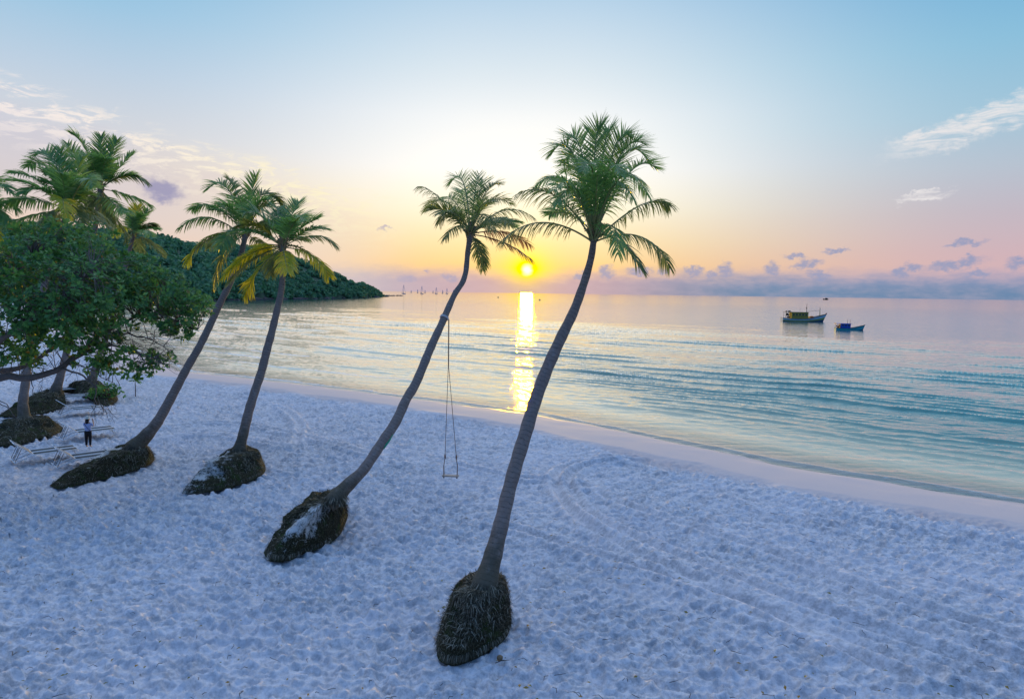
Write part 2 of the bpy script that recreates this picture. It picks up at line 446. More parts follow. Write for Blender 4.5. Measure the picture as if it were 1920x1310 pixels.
b2 = t.new("ShaderNodeBump"); b2.inputs["Distance"].default_value = 0.5; b2.inputs["Strength"].default_value = 0.4
t.l.new(wm3.outputs[0], b2.inputs["Height"]); t.l.new(b1.outputs[0], b2.inputs["Normal"])
shal_sheen = t.new("ShaderNodeAttribute", attribute_name="shallow_sheen").outputs["Fac"]
deep_nosheen = t.mr(shal_sheen, 0.75, 0.06)
body = t.mix(deep_nosheen, (0.74, 0.62, 0.38, 1), (0.006, 0.175, 0.165, 1))  # sand seen through shallows, warmed to carry the cream of reflected sky
body = t.mix(t.mr(off_, 70, 300), body, (0.10, 0.20, 0.21, 1))
dif = t.new("ShaderNodeBsdfDiffuse"); t.l.new(body, dif.inputs[0])
trn = t.new("ShaderNodeBsdfTransparent"); t.put(trn.inputs[0], (0.82, 0.93, 0.93, 1))
mxa = t.new("ShaderNodeMixShader"); t.l.new(t.mr(off_, -0.2, 6, 0.0, 0.98), mxa.inputs[0])
t.l.new(trn.outputs[0], mxa.inputs[1]); t.l.new(dif.outputs[0], mxa.inputs[2])
gl = t.new("ShaderNodeBsdfGlossy", distribution="BECKMANN"); t.put(gl.inputs["Roughness"], t.mr(camd, 60, 900, 0.03, 0.11))
t.put(gl.inputs[0], (1.0, 0.98, 0.95, 1)); t.l.new(b2.outputs[0], gl.inputs["Normal"])
fz = t.new("ShaderNodeFresnel"); fz.inputs[0].default_value = 1.37; t.l.new(b2.outputs[0], fz.inputs["Normal"])
mxb = t.new("ShaderNodeMixShader")
foam_a = t.new("ShaderNodeAttribute", attribute_name="foam").outputs["Fac"]
fo = t.new("ShaderNodeBsdfDiffuse"); t.put(fo.inputs[0], (0.85, 0.85, 0.84, 1))
t.l.new(t.mr(fz.outputs[0], 0.10, 0.74, 0.03, 0.96, False), mxb.inputs[0]); t.l.new(mxa.outputs[0], mxb.inputs[1]); t.l.new(gl.outputs[0], mxb.inputs[2])
mxc = t.new("ShaderNodeMixShader")
fnz = t.noise(co, 3.5, 4, 0.7)
t.l.new(t.math("MULTIPLY", foam_a, t.mr(fnz.outputs[0], 0.40, 0.62)), mxc.inputs[0])
t.l.new(mxb.outputs[0], mxc.inputs[1]); t.l.new(fo.outputs[0], mxc.inputs[2])
t.l.new(mxc.outputs[0], o.inputs[0])

M["hill"] = simple("hill earth", (0.035, 0.07, 0.04), 0.95, 0.4, 0.05)
M["rock"] = simple("shore rock", (0.07, 0.06, 0.055), 0.9, 0.4, 0.3)
M["white_metal"] = simple("white painted metal", (0.70, 0.72, 0.74), 0.5, 0.1, 5)
M["sling"] = simple("grey sling fabric", (0.06, 0.063, 0.066), 0.8, 0.15, 30)
M["rope"] = simple("weathered rope", (0.22, 0.13, 0.09), 0.9, 0.4, 40)
M["pale_rope"] = simple("pale rope", (0.5, 0.46, 0.44), 0.9, 0.2, 40)
M["plank"] = simple("weathered plank", (0.36, 0.30, 0.25), 0.8, 0.3, 12)
M["skin"] = simple("skin", (0.50, 0.30, 0.22), 0.55, 0.08, 5)
M["hair"] = simple("dark hair", (0.012, 0.010, 0.010), 0.5, 0.3, 30)
M["straw"] = simple("pale straw hat", (0.62, 0.56, 0.46), 0.8, 0.15, 30)
M["black_cloth"] = simple("black cloth", (0.012, 0.012, 0.014), 0.85, 0.2, 20)
mt, t, o = new_mat("striped cloth"); M["stripes"] = mt
sp = t.new("ShaderNodeSeparateXYZ"); t.l.new(objco(t), sp.inputs[0])
st_ = t.math("FRACT", t.math("MULTIPLY", sp.outputs[2], 14.0))
principled(t, o, t.mix(t.mr(st_, 0.42, 0.5), (0.10, 0.20, 0.58, 1), (0.62, 0.66, 0.78, 1)), 0.85)
M["wood_hull"] = simple("pale blue hull paint", (0.42, 0.52, 0.56), 0.55, 0.2, 1.5)
M["hull_olive"] = simple("olive hull paint", (0.36, 0.36, 0.10), 0.6, 0.25, 1.5)
M["teal_paint"] = simple("teal hull paint", (0.05, 0.36, 0.38), 0.5, 0.2, 1.5)
M["dark_hull"] = simple("dark blue bottom paint", (0.03, 0.07, 0.12), 0.6, 0.2, 1.5)
M["ochre"] = simple("ochre cabin paint", (0.46, 0.32, 0.06), 0.6, 0.25, 2)
M["blue_paint"] = simple("blue cabin paint", (0.025, 0.09, 0.42), 0.5, 0.2, 2)
M["red_paint"] = simple("red paint", (0.45, 0.06, 0.03), 0.5, 0.2, 2)
M["dark_wood"] = simple("dark wood", (0.055, 0.04, 0.03), 0.7, 0.3, 4)
M["brown_wood"] = simple("brown wood", (0.20, 0.12, 0.06), 0.7, 0.3, 4)
M["deck"] = simple("deck boards", (0.28, 0.24, 0.18), 0.8, 0.3, 2)
M["glass"] = simple("dark window", (0.02, 0.025, 0.03), 0.15, 0.1, 2, 0.6)
M["orange"] = simple("orange plastic", (0.6, 0.16, 0.04), 0.5, 0.15, 3)
M["grey_hull"] = simple("distant pale hull", (0.30, 0.31, 0.36), 0.5, 0.1, 1)
M["mast"] = simple("distant mast", (0.42, 0.42, 0.50), 0.5, 0.1, 1)
M["green_tape"] = simple("green strip", (0.03, 0.28, 0.14), 0.6, 0.15, 6)

# ------------------------------------------------------------------ shore line and ground
SHORE = [gnd(*p, z=SEA) for p in [(345, 697), (420, 705), (560, 720), (700, 739), (850, 757), (1000, 778), (1150, 806), (1300, 837), (1450, 868), (1600, 895), (1750, 920), (1920, 946)]]
S0 = SHORE[0]
pre = [Vector((-420, 640, 0)), Vector((-330, 470, 0)), Vector((-210, 300, 0)), Vector((-125, 190, 0)), Vector((-80, 130, 0))]
e_ = SHORE[-1]; dr = (SHORE[-1] - SHORE[-4]).normalized()
SH = [(p.x, p.y) for p in pre] + [(p.x, p.y) for p in SHORE] + [(e_.x + dr.x * 30, e_.y + dr.y * 30), (e_.x + dr.x * 90 , e_.y + dr.y * 80), (e_.x + dr.x * 700, e_.y + dr.y * 700)]
SH = np.array(SH)
def shore_s(x, y):
    """signed distance to the waterline, positive on land"""
    best = np.full(np.shape(x), 1e9); sg = np.ones(np.shape(x))
    for (ax, ay), (bx, by) in zip(SH[:-1], SH[1:]):
        dx, dy = bx - ax, by - ay
        tt = np.clip(((x - ax) * dx + (y - ay) * dy) / (dx * dx + dy * dy), 0, 1)
        d = np.hypot(x - ax - tt * dx, y - ay - tt * dy)
        c = dx * (y - ay) - dy * (x - ax)
        k = d < best
        best = np.where(k, d, best); sg = np.where(k, np.where(c < 0, 1.0, -1.0), sg)
    return best * sg
def beach_base(s):
    up = SEA + 0.7 * (1 - np.exp(-np.maximum(s, 0) / 2.6)) + 0.0 * s
    return np.where(s > 0, up, SEA + np.maximum(s * 0.07, -4.0))
def seg_dist(x, y, pts):
    best = np.full(np.shape(x), 1e9)
    for a, b in zip(pts[:-1], pts[1:]):
        dx, dy = b[0] - a[0], b[1] - a[1]
        tt = np.clip(((x - a[0]) * dx + (y - a[1]) * dy) / (dx * dx + dy * dy + 1e-9), 0, 1)
        best = np.minimum(best, np.hypot(x - a[0] - tt * dx, y - a[1] - tt * dy))
    return best
def px_curve(pts, n=40):
    return [(p[0], p[1]) for p in catmull([gnd(*q) for q in pts], n)]
TRACKS = [px_curve(c) for c in [
    [(1195, 853), (1120, 858), (1062, 872), (1042, 892), (1052, 925), (1085, 968), (1160, 1015), (1300, 1080), (1500, 1160), (1750, 1260)],
    [(1165, 862), (1105, 868), (1075, 882), (1066, 902), (1080, 930), (1115, 965), (1200, 1008), (1340, 1064), (1560, 1150), (1850, 1250)],
    [(1090, 905), (1180, 945), (1300, 985), (1450, 1035), (1650, 1110), (1900, 1190)],
    [(960, 985), (1100, 1030), (1250, 1075), (1430, 1140), (1700, 1270)],
    [(860, 870), (960, 890), (1030, 898), (1100, 915)],
    [(300, 800), (420, 790), (560, 812), (700, 850)], [(270, 820), (400, 812), (540, 835)], [(470, 775), (520, 760), (560, 790), (555, 830)]]]
ridge_dir = np.array([SH[10][0] - SH[14][0], SH[10][1] - SH[14][1]]); ridge_dir /= np.hypot(*ridge_dir)

def fan(u_dense, du, u_out, rows):
    u = np.concatenate([-np.array(u_out)[::-1], np.arange(-u_dense, u_dense + 1e-9, du), np.array(u_out)])
    yy = np.array(rows)
    ref = np.maximum(yy, 9.0)
    X = u[None, :] * ref[:, None]; Y = np.repeat(yy[:, None], len(u), 1)
    nr, nc = X.shape
    idx = np.arange(nr * nc).reshape(nr, nc)
    F = np.stack([idx[:-1, :-1], idx[:-1, 1:], idx[1:, 1:], idx[1:, :-1]], -1).reshape(-1, 4)
    return X.ravel(), Y.ravel(), F
def grid_obj(name, X, Y, Z, F, mat, attrs):
    me = bpy.data.meshes.new(name)
    n, f = len(X), len(F)
    me.vertices.add(n); me.vertices.foreach_set("co", np.stack([X, Y, Z], -1).astype(np.float32).ravel())
    me.loops.add(f * 4); me.loops.foreach_set("vertex_index", F.astype(np.int32).ravel())
    me.polygons.add(f)
    me.polygons.foreach_set("loop_start", np.arange(0, f * 4, 4, dtype=np.int32))
    me.polygons.foreach_set("use_smooth", np.ones(f, dtype=bool))
    me.materials.append(mat)
    for k, a in attrs.items():
        q = me.attributes.new(k, "FLOAT", "POINT"); q.data.foreach_set("value", a.astype(np.float32))
    me.update(calc_edges=True)
    o = bpy.data.objects.new(name, me); COL.objects.link(o)
    return o

rows = [-400, -200, -80, -30, -8, 2, 6] + list(9.0 * np.exp(np.arange(0, math.log(95 / 9.0), 0.0028))) + [100, 110, 125, 150, 200, 300, 450, 700]
X, Y, FA = fan(1.16, 0.0031, [1.3, 1.6, 2.2, 4, 9, 25, 60], rows)
S = shore_s(X, Y)
Z = beach_base(S + 1.3 * (fbm(X * 0.13, Y * 0.13, 131, 2) - .5) + 0.7 * (fbm(X * 0.6, Y * 0.6, 137, 2) - .5))
dry_f = np.clip((S + 3.0 * (fbm(X * .22, Y * .22, 3) - 0.5) - 6.3) / 1.2, 0, 1)
dens = np.clip(fbm(X * 0.16, Y * 0.16, 21, 3) * 2.2 - 0.1, 0.7, 1.0)
rak = np.clip((X * 0.55 + 2 + (S - 14) * 0.1) / 8, 0, 1) * np.clip((Y - 9) / 5, 0, 1) * np.clip((S - 6) / 3, 0, 1)     # raked, driven part of the beach
wx = X + 0.25 * (fbm(X * 1.3, Y * 1.3, 31, 3) - .5); wy = Y + 0.25 * (fbm(X * 1.3, Y * 1.3, 37, 3) - .5)
dtr = np.full(X.shape, 9.0)
for tr in TRACKS: dtr = np.minimum(dtr, seg_dist(X, Y, tr))
flat_t = 1 - 0.75 * np.exp(-(dtr / 0.45) ** 4)
f1, am = worley(wx / 0.32, wy / 0.26, 1)
pit1 = -(1 - np.clip(f1 / 0.80, 0, 1) ** 2) * (0.55 + 0.45 * am)
f2, am2 = worley(wx / 0.19 + 7, wy / 0.17, 8)
pit2 = -(1 - np.clip(f2 / 0.7, 0, 1) ** 1.5) * am2
along = X * ridge_dir[0] + Y * ridge_dir[1]; across = -X * ridge_dir[1] + Y * ridge_dir[0]
lines = fbm(along * 0.09, across * 2.6, 51, 3) - 0.5
H_ = dry_f * flat_t * (0.35 * pit1 * dens * (1 - 0.5 * rak) + 0.085 * pit2 + 0.05 * (fbm(X * 2.6, Y * 2.6, 41, 3) - .5) + 0.55 * lines * rak)
H_ += dry_f * 0.04 * (fbm(X * 0.35, Y * 0.35, 61, 3) - .5)
for i, tr in enumerate(TRACKS):
    d = seg_dist(X, Y, tr)
    wd = 0.19 if i < 5 else 0.13
    H_ += np.clip(dry_f, 0, 1) * (-0.17 * np.exp(-(d / wd) ** 2) + 0.11 * np.exp(-((d - 0.36) / 0.13) ** 2))
H_ += 0.004 * (fbm(X * 4, Y * 4, 71, 2) - .5)
berm = 0.10 * np.exp(-((S - 7.6 - 2 * (fbm(X * .22, Y * .22, 3) - .5)) / 0.8) ** 2)
Z = Z + H_ + berm * (S > 0)
Z = np.where((X < -30) & (Y < 60) & (S > 0), Z, Z)
sand = grid_obj("beach_sand", X, Y, Z, FA, M["sand"], {"shore": S})
tag(sand, kind="structure")

rows = [-400, -100, -20, 4] + list(14.0 * np.exp(np.arange(0, math.log(500 / 14.0), 0.0042))) + [530, 580, 660, 800, 1000, 1400, 2000, 3000, 5000, 9000, 20000, 60000]
X, Y, FA = fan(0.86, 0.0030, [0.95, 1.15, 1.5, 2.2, 4, 9, 25, 60], rows)
S = shore_s(X, Y); OFF = -S
dep = np.clip(OFF / 8.0, 0, 1)
warp = 7.0 * (fbm(X * 0.02, Y * 0.02, 81, 3) - .5) + 2.6 * (fbm(X * 0.11, Y * 0.11, 83, 3) - .5)
dist = np.hypot(X, Y)
# swell lines run along the shore, broken into short crests
swx = X * math.cos(R(-38)) + Y * math.sin(R(-38)); swy = -X * math.sin(R(-38)) + Y * math.cos(R(-38))
def crest(ph, sharp):
    return np.power(0.5 + 0.5 * np.sin(ph), sharp)
am1 = np.clip(fbm(swx * 0.035, swy * 0.15, 91, 3) * 3.4 - 1.45, 0, 1)
am2_ = np.clip(fbm(swx * 0.08 + 40, swy * 0.28, 95, 3) * 3.0 - 1.15, 0, 1)
zone = np.clip((OFF - 6) / 20, 0, 1) * np.clip((170 - OFF) / 90, 0.06, 1)
Zw = 0.25 * am1 * zone * crest((swy + warp) * 2 * np.pi / 5.2, 14)
Zw += 0.13 * am2_ * np.clip((OFF - 2) / 9, 0, 1) * np.clip((130 - OFF) / 70, 0.03, 1) * crest((swy + 0.8 * warp) * 2 * np.pi / 1.9, 3)
chop = np.clip((220 - dist) / 180, 0.08, 1)
Zw += 0.16 * dep * chop * (fbm(swx * 0.45, swy * 1.1, 101, 4) - .5) + 0.08 * dep * chop * (fbm(swx * 1.5 + .3 * swy, swy * 2.4, 107, 2) - .5)
lap = np.exp(-((OFF - 0.9 - 0.8 * (fbm(X * .3, Y * .3, 111, 2) - .5)) / 0.32) ** 2)
Zw += 0.08 * lap * (OFF > -0.5)
Zw = Zw * (dist < 495)
left = np.clip((-X - 2) / 14, 0, 1)
foam = np.clip(1.15 * lap * (0.25 + 0.75 * left) * np.clip(fbm(X * 0.4, Y * 0.4, 113, 2) * 2.4 - 0.7, 0, 1), 0, 1)
brk = (am1 > 0.35) * crest((swy + warp) * 2 * np.pi / 5.2, 18) * np.clip((36 - OFF) / 16, 0, 1) * np.clip((OFF - 4) / 6, 0, 1) * left
foam = np.clip(foam + 0.8 * brk, 0, 1)
sea = grid_obj("sea_water", X, Y, np.full_like(X, SEA) + Zw, FA, M["water"], {"shore": S, "foam": foam, "shallow_sheen": np.exp(-np.maximum(OFF, 0) / (10 + 75 * np.clip((-X + 12) / 40, 0, 1)))})  # pale body colour spread wider on the left, standing in for sky reflection
tag(sea, kind="structure")
del X, Y, Z, S, H_, Zw

def sand_z(p):
    return float(beach_base(shore_s(np.array([p.x]), np.array([p.y])))[0])

# ------------------------------------------------------------------ wooded headland
def interp(x, pts):
    xs = [p[0] for p in pts]; ys = [p[1] for p in pts]
    return float(np.interp(x, xs, ys))
SIL = [(-320, 420), (-100, 418), (120, 425), (270, 440), (300, 440), (335, 450), (368, 456), (420, 458), (474, 461), (540, 474), (606, 494), (628, 505), (658, 519), (685, 525), (705, 534), (716, 544), (724, 553)]
SHL = [(-320, 572), (100, 568), (300, 565), (420, 563), (512, 561), (595, 560), (677, 558.5), (724, 556)]
NCOL, NROW = 130, 14
hv = []; hgrid = []
for i in range(NCOL + 1):
    px = -320 + (724 + 320) * i / NCOL
    wpt = gnd(px, interp(px, SHL), SEA)
    dw = (wpt - CAM).dot(FWD)
    ridge_d = dw + 40 + 260 * min(1, (724 - px) / 300)
    top = at(px, interp(px, SIL) + 4, ridge_d)
    for j in range(NROW + 1):
        s = j / NROW * 1.5
        if s <= 1:
            p = wpt.lerp(top, s); p.z = SEA + (top.z - 5 - SEA) * (math.sin(s * math.pi / 2) ** 0.85)
        else:
            p = top + (top - wpt) * (s - 1); p.z = SEA - 1 + (top.z - 4) * max(0, 1 - (s - 1) * 1.9)
        p.z += (vnoise(np.array([p.x / 28]), np.array([p.y / 28]), 5)[0] - .5) * 7 * min(1, s * 3) * min(1, (724 - px) / 120)
        if j == 0: p.z = SEA - 0.5
        hv.append(tuple(p))
n_ = NROW + 1
hf = [(i * n_ + j, (i + 1) * n_ + j, (i + 1) * n_ + j + 1, i * n_ + j + 1) for i in range(NCOL) for j in range(NROW)]
hill = mesh_obj("headland_hill", hv, hf, M["hill"], smooth=True); tag(hill, kind="structure")
HV = np.array(hv).reshape(NCOL + 1, n_, 3)
rg = np.random.default_rng(11)
fv = []; ff = []
def leaf_ball(c, rad, n, size, rg, flat=0.8):
    """a crown of n leaf clumps over a lumpy ball"""
    d = rg.normal(size=(n, 3)); d[:, 2] = np.abs(d[:, 2]) * 1.0 - 0.25; d /= np.linalg.norm(d, axis=1)[:, None]
    r = rad * (0.72 + 0.36 * rg.random(n))
    p = np.asarray(c) + d * r[:, None] * np.array([1, 1, flat])
    nn = d + 0.55 * rg.normal(size=(n, 3)); nn /= np.linalg.norm(nn, axis=1)[:, None]
    a = np.cross(nn, rg.normal(size=(n, 3))); a /= np.linalg.norm(a, axis=1)[:, None]
    b = np.cross(nn, a)
    s = size * (0.6 + 0.8 * rg.random(n))[:, None]
    return np.stack([p - a * s - b * s * .6, p + a * s * .4 - b * s, p + a * s + b * s * .5, p - a * s * .3 + b * s], 1)
quads = []
for i in range(2000):
    u = rg.random() * NCOL * 0.999; v = rg.random() ** 0.85 * (NROW * 0.76) if i < 1500 else rg.random() * 2.2
    iu, iv = int(u), int(v); fu, fv_ = u - iu, v - iv
    p = (HV[iu, iv] * (1 - fu) + HV[iu + 1, iv] * fu) * (1 - fv_) + (HV[iu, iv + 1] * (1 - fu) + HV[iu + 1, iv + 1] * fu) * fv_
    tipf = min(1.0, (NCOL - u) / 26)
    r = (4.0 + 4.5 * rg.random()) * (0.45 + 0.55 * tipf)
    quads.append(leaf_ball(p + np.array([0, 0, r * 0.25]), r, 85, 1.25 * (0.6 + 0.4 * tipf), rg))
q = np.concatenate(quads).reshape(-1, 3)
qf = np.arange(len(q)).reshape(-1, 4)
wood = mesh_obj("forest", q, qf, M["forest"]); tag(wood, "dense dark green forest covering the far headland", "forest", kind="stuff")
# rocks along the headland's foot
rk = MB()
for i in range(150):
    px = rg.uniform(380, 728) if i < 110 else rg.uniform(722, 753)
    p = gnd(px, interp(min(px, 724), SHL) + (px > 724) * -1.2 + rg.uniform(-0.8, 0.3), SEA)
    r = rg.uniform(1.2, 4.0) if px < 728 else rg.uniform(1.0, 2.6)
    ring = []
    vs = [p + Vector((0, 0, r * rg.uniform(.5, .8)))]
    for k in range(7):
        a = k * 2 * math.pi / 7
        vs.append(p + Vector((math.cos(a) * r * rg.uniform(.9, 1.7), math.sin(a) * r * rg.uniform(.7, 1.2), r * rg.uniform(.1, .4))))
    for k in range(7):
        a = k * 2 * math.pi / 7
        vs.append(p + Vector((math.cos(a) * r * 1.8, math.sin(a) * r * 1.3, -1)))
    fs = [(0, 1 + k, 1 + (k + 1) % 7) for k in range(7)] + [(1 + k, 8 + k, 8 + (k + 1) % 7, 1 + (k + 1) % 7) for k in range(7)]
    rk.add(vs, fs)
rocks = rk.build("shore_rocks", M["rock"]); tag(rocks, "low dark rocks along the foot and tip of the wooded headland", "rocks", kind="stuff")

# ------------------------------------------------------------------ coconut palms
DOWN = Vector((0, 0, -1))
def frond(name, P0, C, P1, parent, mats, leaf=0.75, hang=0.5, n=40, seed=0, off=None, wid=0.05, twist=0.0, sparse=0.0, cup=0.28):
    r = random.Random(seed)
    NS = 18
    pts = [bez(P0, C, P1, i / NS) for i in range(NS + 1)]
    mb = MB()
    L = sum((pts[i + 1] - pts[i]).length for i in range(NS))
    rr = [0.030 * (1 - i / NS) ** 0.8 * (L / 3.5) + 0.005 for i in range(NS + 1)]
    mb.tube(pts, rr, 5, 1, False)
    outd = P1 - P0; outd.z = 0
    if outd.length < 1e-3: outd = Vector((1, 0, 0))
    outd.normalize()
    N0 = Vector((0, 0, 1)) - outd * 0.55
    for k in range(n):
        t = 0.19 + 0.81 * (k + r.random() * 0.5) / n
        t = min(t, 0.995)
        p = bez(P0, C, P1, t)
        T = ((C - P0) * (1 - t) + (P1 - C) * t).normalized()
        N = (N0 - T * N0.dot(T))
        if N.length < 1e-3: N = T.orthogonal()
        N.normalize()
        N = Quaternion(T, twist) @ N
        Sd = T.cross(N).normalized()
        prof = (0.34 + 0.66 * math.sin(math.pi * min(1.0, 0.06 + t * 0.80))) * (1.0 if t < 0.85 else 1 - (t - 0.85) * 2.4)
        al = R(66 - 40 * t)
        for sgn in (-1, 1):
            if r.random() < sparse: continue
            ll = leaf * prof * r.uniform(0.82, 1.12)
            a = al + r.uniform(-0.14, 0.14)
            d = T * math.cos(a) + Sd * (sgn * math.sin(a)) + N * (cup + r.uniform(-0.16, 0.16))
            d.normalize()
            wv_ = T - d * T.dot(d)
            if wv_.length < 1e-3: wv_ = N.copy()
            wv_.normalize(); wv_ = (wv_ + N * r.uniform(-0.6, 0.6)).normalized()
            q_ = p.copy(); vs = []
            hg = hang * 0.8 * r.uniform(0.6, 1.3)
            prof_w = (0.65, 1.0, 0.85, 0.55, 0.06)
            for j in range(5):
                vs += [q_ - wv_ * (wid * prof_w[j] * 0.5), q_ + wv_ * (wid * prof_w[j] * 0.5)]
                dj = (d + DOWN * (hg * (0.25 + 0.55 * j))).normalized()
                q_ = q_ + dj * (ll / 4)
            mb.add(vs, [(2 * j, 2 * j + 1, 2 * j + 3, 2 * j + 2) for j in range(4)], 0)
    return mb.build(name, mats, parent, True, off)

def mound(parent, base, outline, apex_pt, apex_r, hgt, seed, power=2.0, sandy_dir=None, fibres=900, flen=0.30, sandy_pow=2.2):
    """fibrous root mound: outline = ground points in order, rising convexly to a ring at the trunk"""
    rg_ = np.random.default_rng(seed)
    O = catmull(list(outline) + [outline[0]], 73)[:-1]
    nA = len(O); nR = 22
    ap = np.array(apex_pt)
    vs = []; sa = []
    cen = O.mean(0)
    for j in range(nR + 1):
        tt = j / nR
        for i in range(nA):
            dv = O[i] - ap; dv[2] = 0; dl = np.linalg.norm(dv); du_ = dv / max(dl, 1e-6)
            ring = ap + du_ * min(apex_r, dl * 0.8)
            g = O[i]
            xy = ring + (g - ring) * tt
            z = hgt * (1 - tt ** power) - 0.10 * tt ** 6
            p = np.array([xy[0], xy[1], z + g[2] * tt])
            nn = vnoise(np.array([p[0] * 3.2]), np.array([p[1] * 3.2 + p[2] * 2]), seed)[0] - .5
            n3 = vnoise(np.array([p[0] * 9]), np.array([p[1] * 9 + p[2] * 7]), seed + 3)[0] - .5
            n1_ = vnoise(np.array([p[0] * 1.5 + 9]), np.array([p[1] * 1.5]), seed + 7)[0] - .5
            k_ = (0.30 * nn + 0.11 * n3 + 0.30 * n1_) * math.sin(min(1, tt * 1.15) * math.pi) ** 0.6 * min(1.0, dl / 1.2)
            p[:2] += du_[:2] * k_; p[2] += k_ * 0.5
            vs.append(p)
            s_ = 0.0
            if sandy_dir is not None:
                s_ = max(0.0, float(np.dot(du_[:2], np.array(sandy_dir)))) ** sandy_pow * (1.0 - abs(tt - 0.5) * 0.9)
            sa.append(s_)
    fs = []
    for j in range(nR):
        for i in range(nA):
            i2 = (i + 1) % nA
            fs.append((j * nA + i, (j + 1) * nA + i, (j + 1) * nA + i2, j * nA + i2))
    o = mesh_obj("root_mound", vs, fs, M["mound"], parent, True, None, base, {"sandy": sa})
    # fibres: thin strands running down the slope
    V = np.array(vs).reshape(nR + 1, nA, 3)
    fb = MB()
    for k in range(int(fibres * 1.8)):
        i = int(rg_.integers(nA)); j = int(rg_.integers(0, nR - 2))
        p = V[j, i] + (V[j, (i + 1) % nA] - V[j, i]) * rg_.random()
        if sa[j * nA + i] > 0.45 and rg_.random() < 0.7: continue
        d = V[min(j + 3, nR), i] - V[j, i]; d /= (np.linalg.norm(d) + 1e-6)
        du_ = V[nR, i] - ap; du_[2] = 0; du_ /= (np.linalg.norm(du_) + 1e-6)
        nrm = np.array([du_[0] * 0.6, du_[1] * 0.6, 0.7])
        d = d + rg_.normal(size=3) * (0.22 + 0.035 * j) + nrm * 0.10
        d /= np.linalg.norm(d)
        l = flen * rg_.uniform(0.35, 1.2); w_ = rg_.uniform(0.005, 0.011)
        sd_ = np.cross(d, nrm); sd_ /= (np.linalg.norm(sd_) + 1e-6)
        e = p + nrm * 0.01; q2 = e + d * l * 0.55; d2 = d + np.array([0, 0, -0.6]); d2 /= np.linalg.norm(d2); q3 = q2 + d2 * l * 0.45
        fb.add([e - sd_ * w_, e + sd_ * w_, q2 + sd_ * w_ * .8, q2 - sd_ * w_ * .8, q3 + sd_ * w_ * .2, q3 - sd_ * w_ * .2], [(0, 1, 2, 3), (3, 2, 4, 5)])
    for k in range(260):       # ragged collar where the roots leave the trunk
        an = rg_.uniform(0, 6.283); c_, s2 = math.cos(an), math.sin(an)
        rr0 = apex_r * rg_.uniform(.72, .98)
        p = np.array([ap[0] + c_ * rr0, ap[1] + s2 * rr0, hgt + rg_.uniform(-.06, .16)])
        d = np.array([c_ * .5, s2 * .5, -.8]) + rg_.normal(size=3) * .15; d /= np.linalg.norm(d)
        sd_ = np.array([-s2, c_, 0.0]); l = rg_.uniform(.12, .30); w_ = rg_.uniform(.006, .013)
        q2 = p + d * l * .5 + np.array([c_, s2, 0]) * .02; q3 = p + d * l
        fb.add([p - sd_ * w_ * .4, p + sd_ * w_ * .4, q2 + sd_ * w_, q2 - sd_ * w_, q3 + sd_ * w_ * .3, q3 - sd_ * w_ * .3], [(0, 1, 2, 3), (3, 2, 4, 5)])
    for k in range(int(fibres * 0.35)):      # strands fraying out over the sand at the foot
        i = int(rg_.integers(nA)); p = V[nR - 1, i] + (V[nR - 1, (i + 1) % nA] - V[nR - 1, i]) * rg_.random()
        du_ = V[nR, i] - cen; du_[2] = 0; du_ /= (np.linalg.norm(du_) + 1e-6)
        d = du_ + rg_.normal(size=3) * np.array([.5, .5, 0.05]); d[2] = 0.02; d /= np.linalg.norm(d)
        sd_ = np.array([-d[1], d[0], 0.0]); l = flen * rg_.uniform(.25, 1.0); w_ = rg_.uniform(.004, .008)
        p = np.array([p[0], p[1], max(p[2], 0.05) + rg_.uniform(0, .06)]) - du_ * 0.06
        q2 = p + d * l * .5 + np.array([0, 0, .02]); q3 = p + d * l; q3[2] = 0.0
        fb.add([p - sd_ * w_, p + sd_ * w_, q2 + sd_ * w_, q2 - sd_ * w_, q3 + sd_ * w_ * .3, q3 - sd_ * w_ * .3], [(0, 1, 2, 3), (3, 2, 4, 5)])
    f = fb.build("root_fibres", M["fibre"], o, False, base)
    f["kind"] = "stuff"
    return o

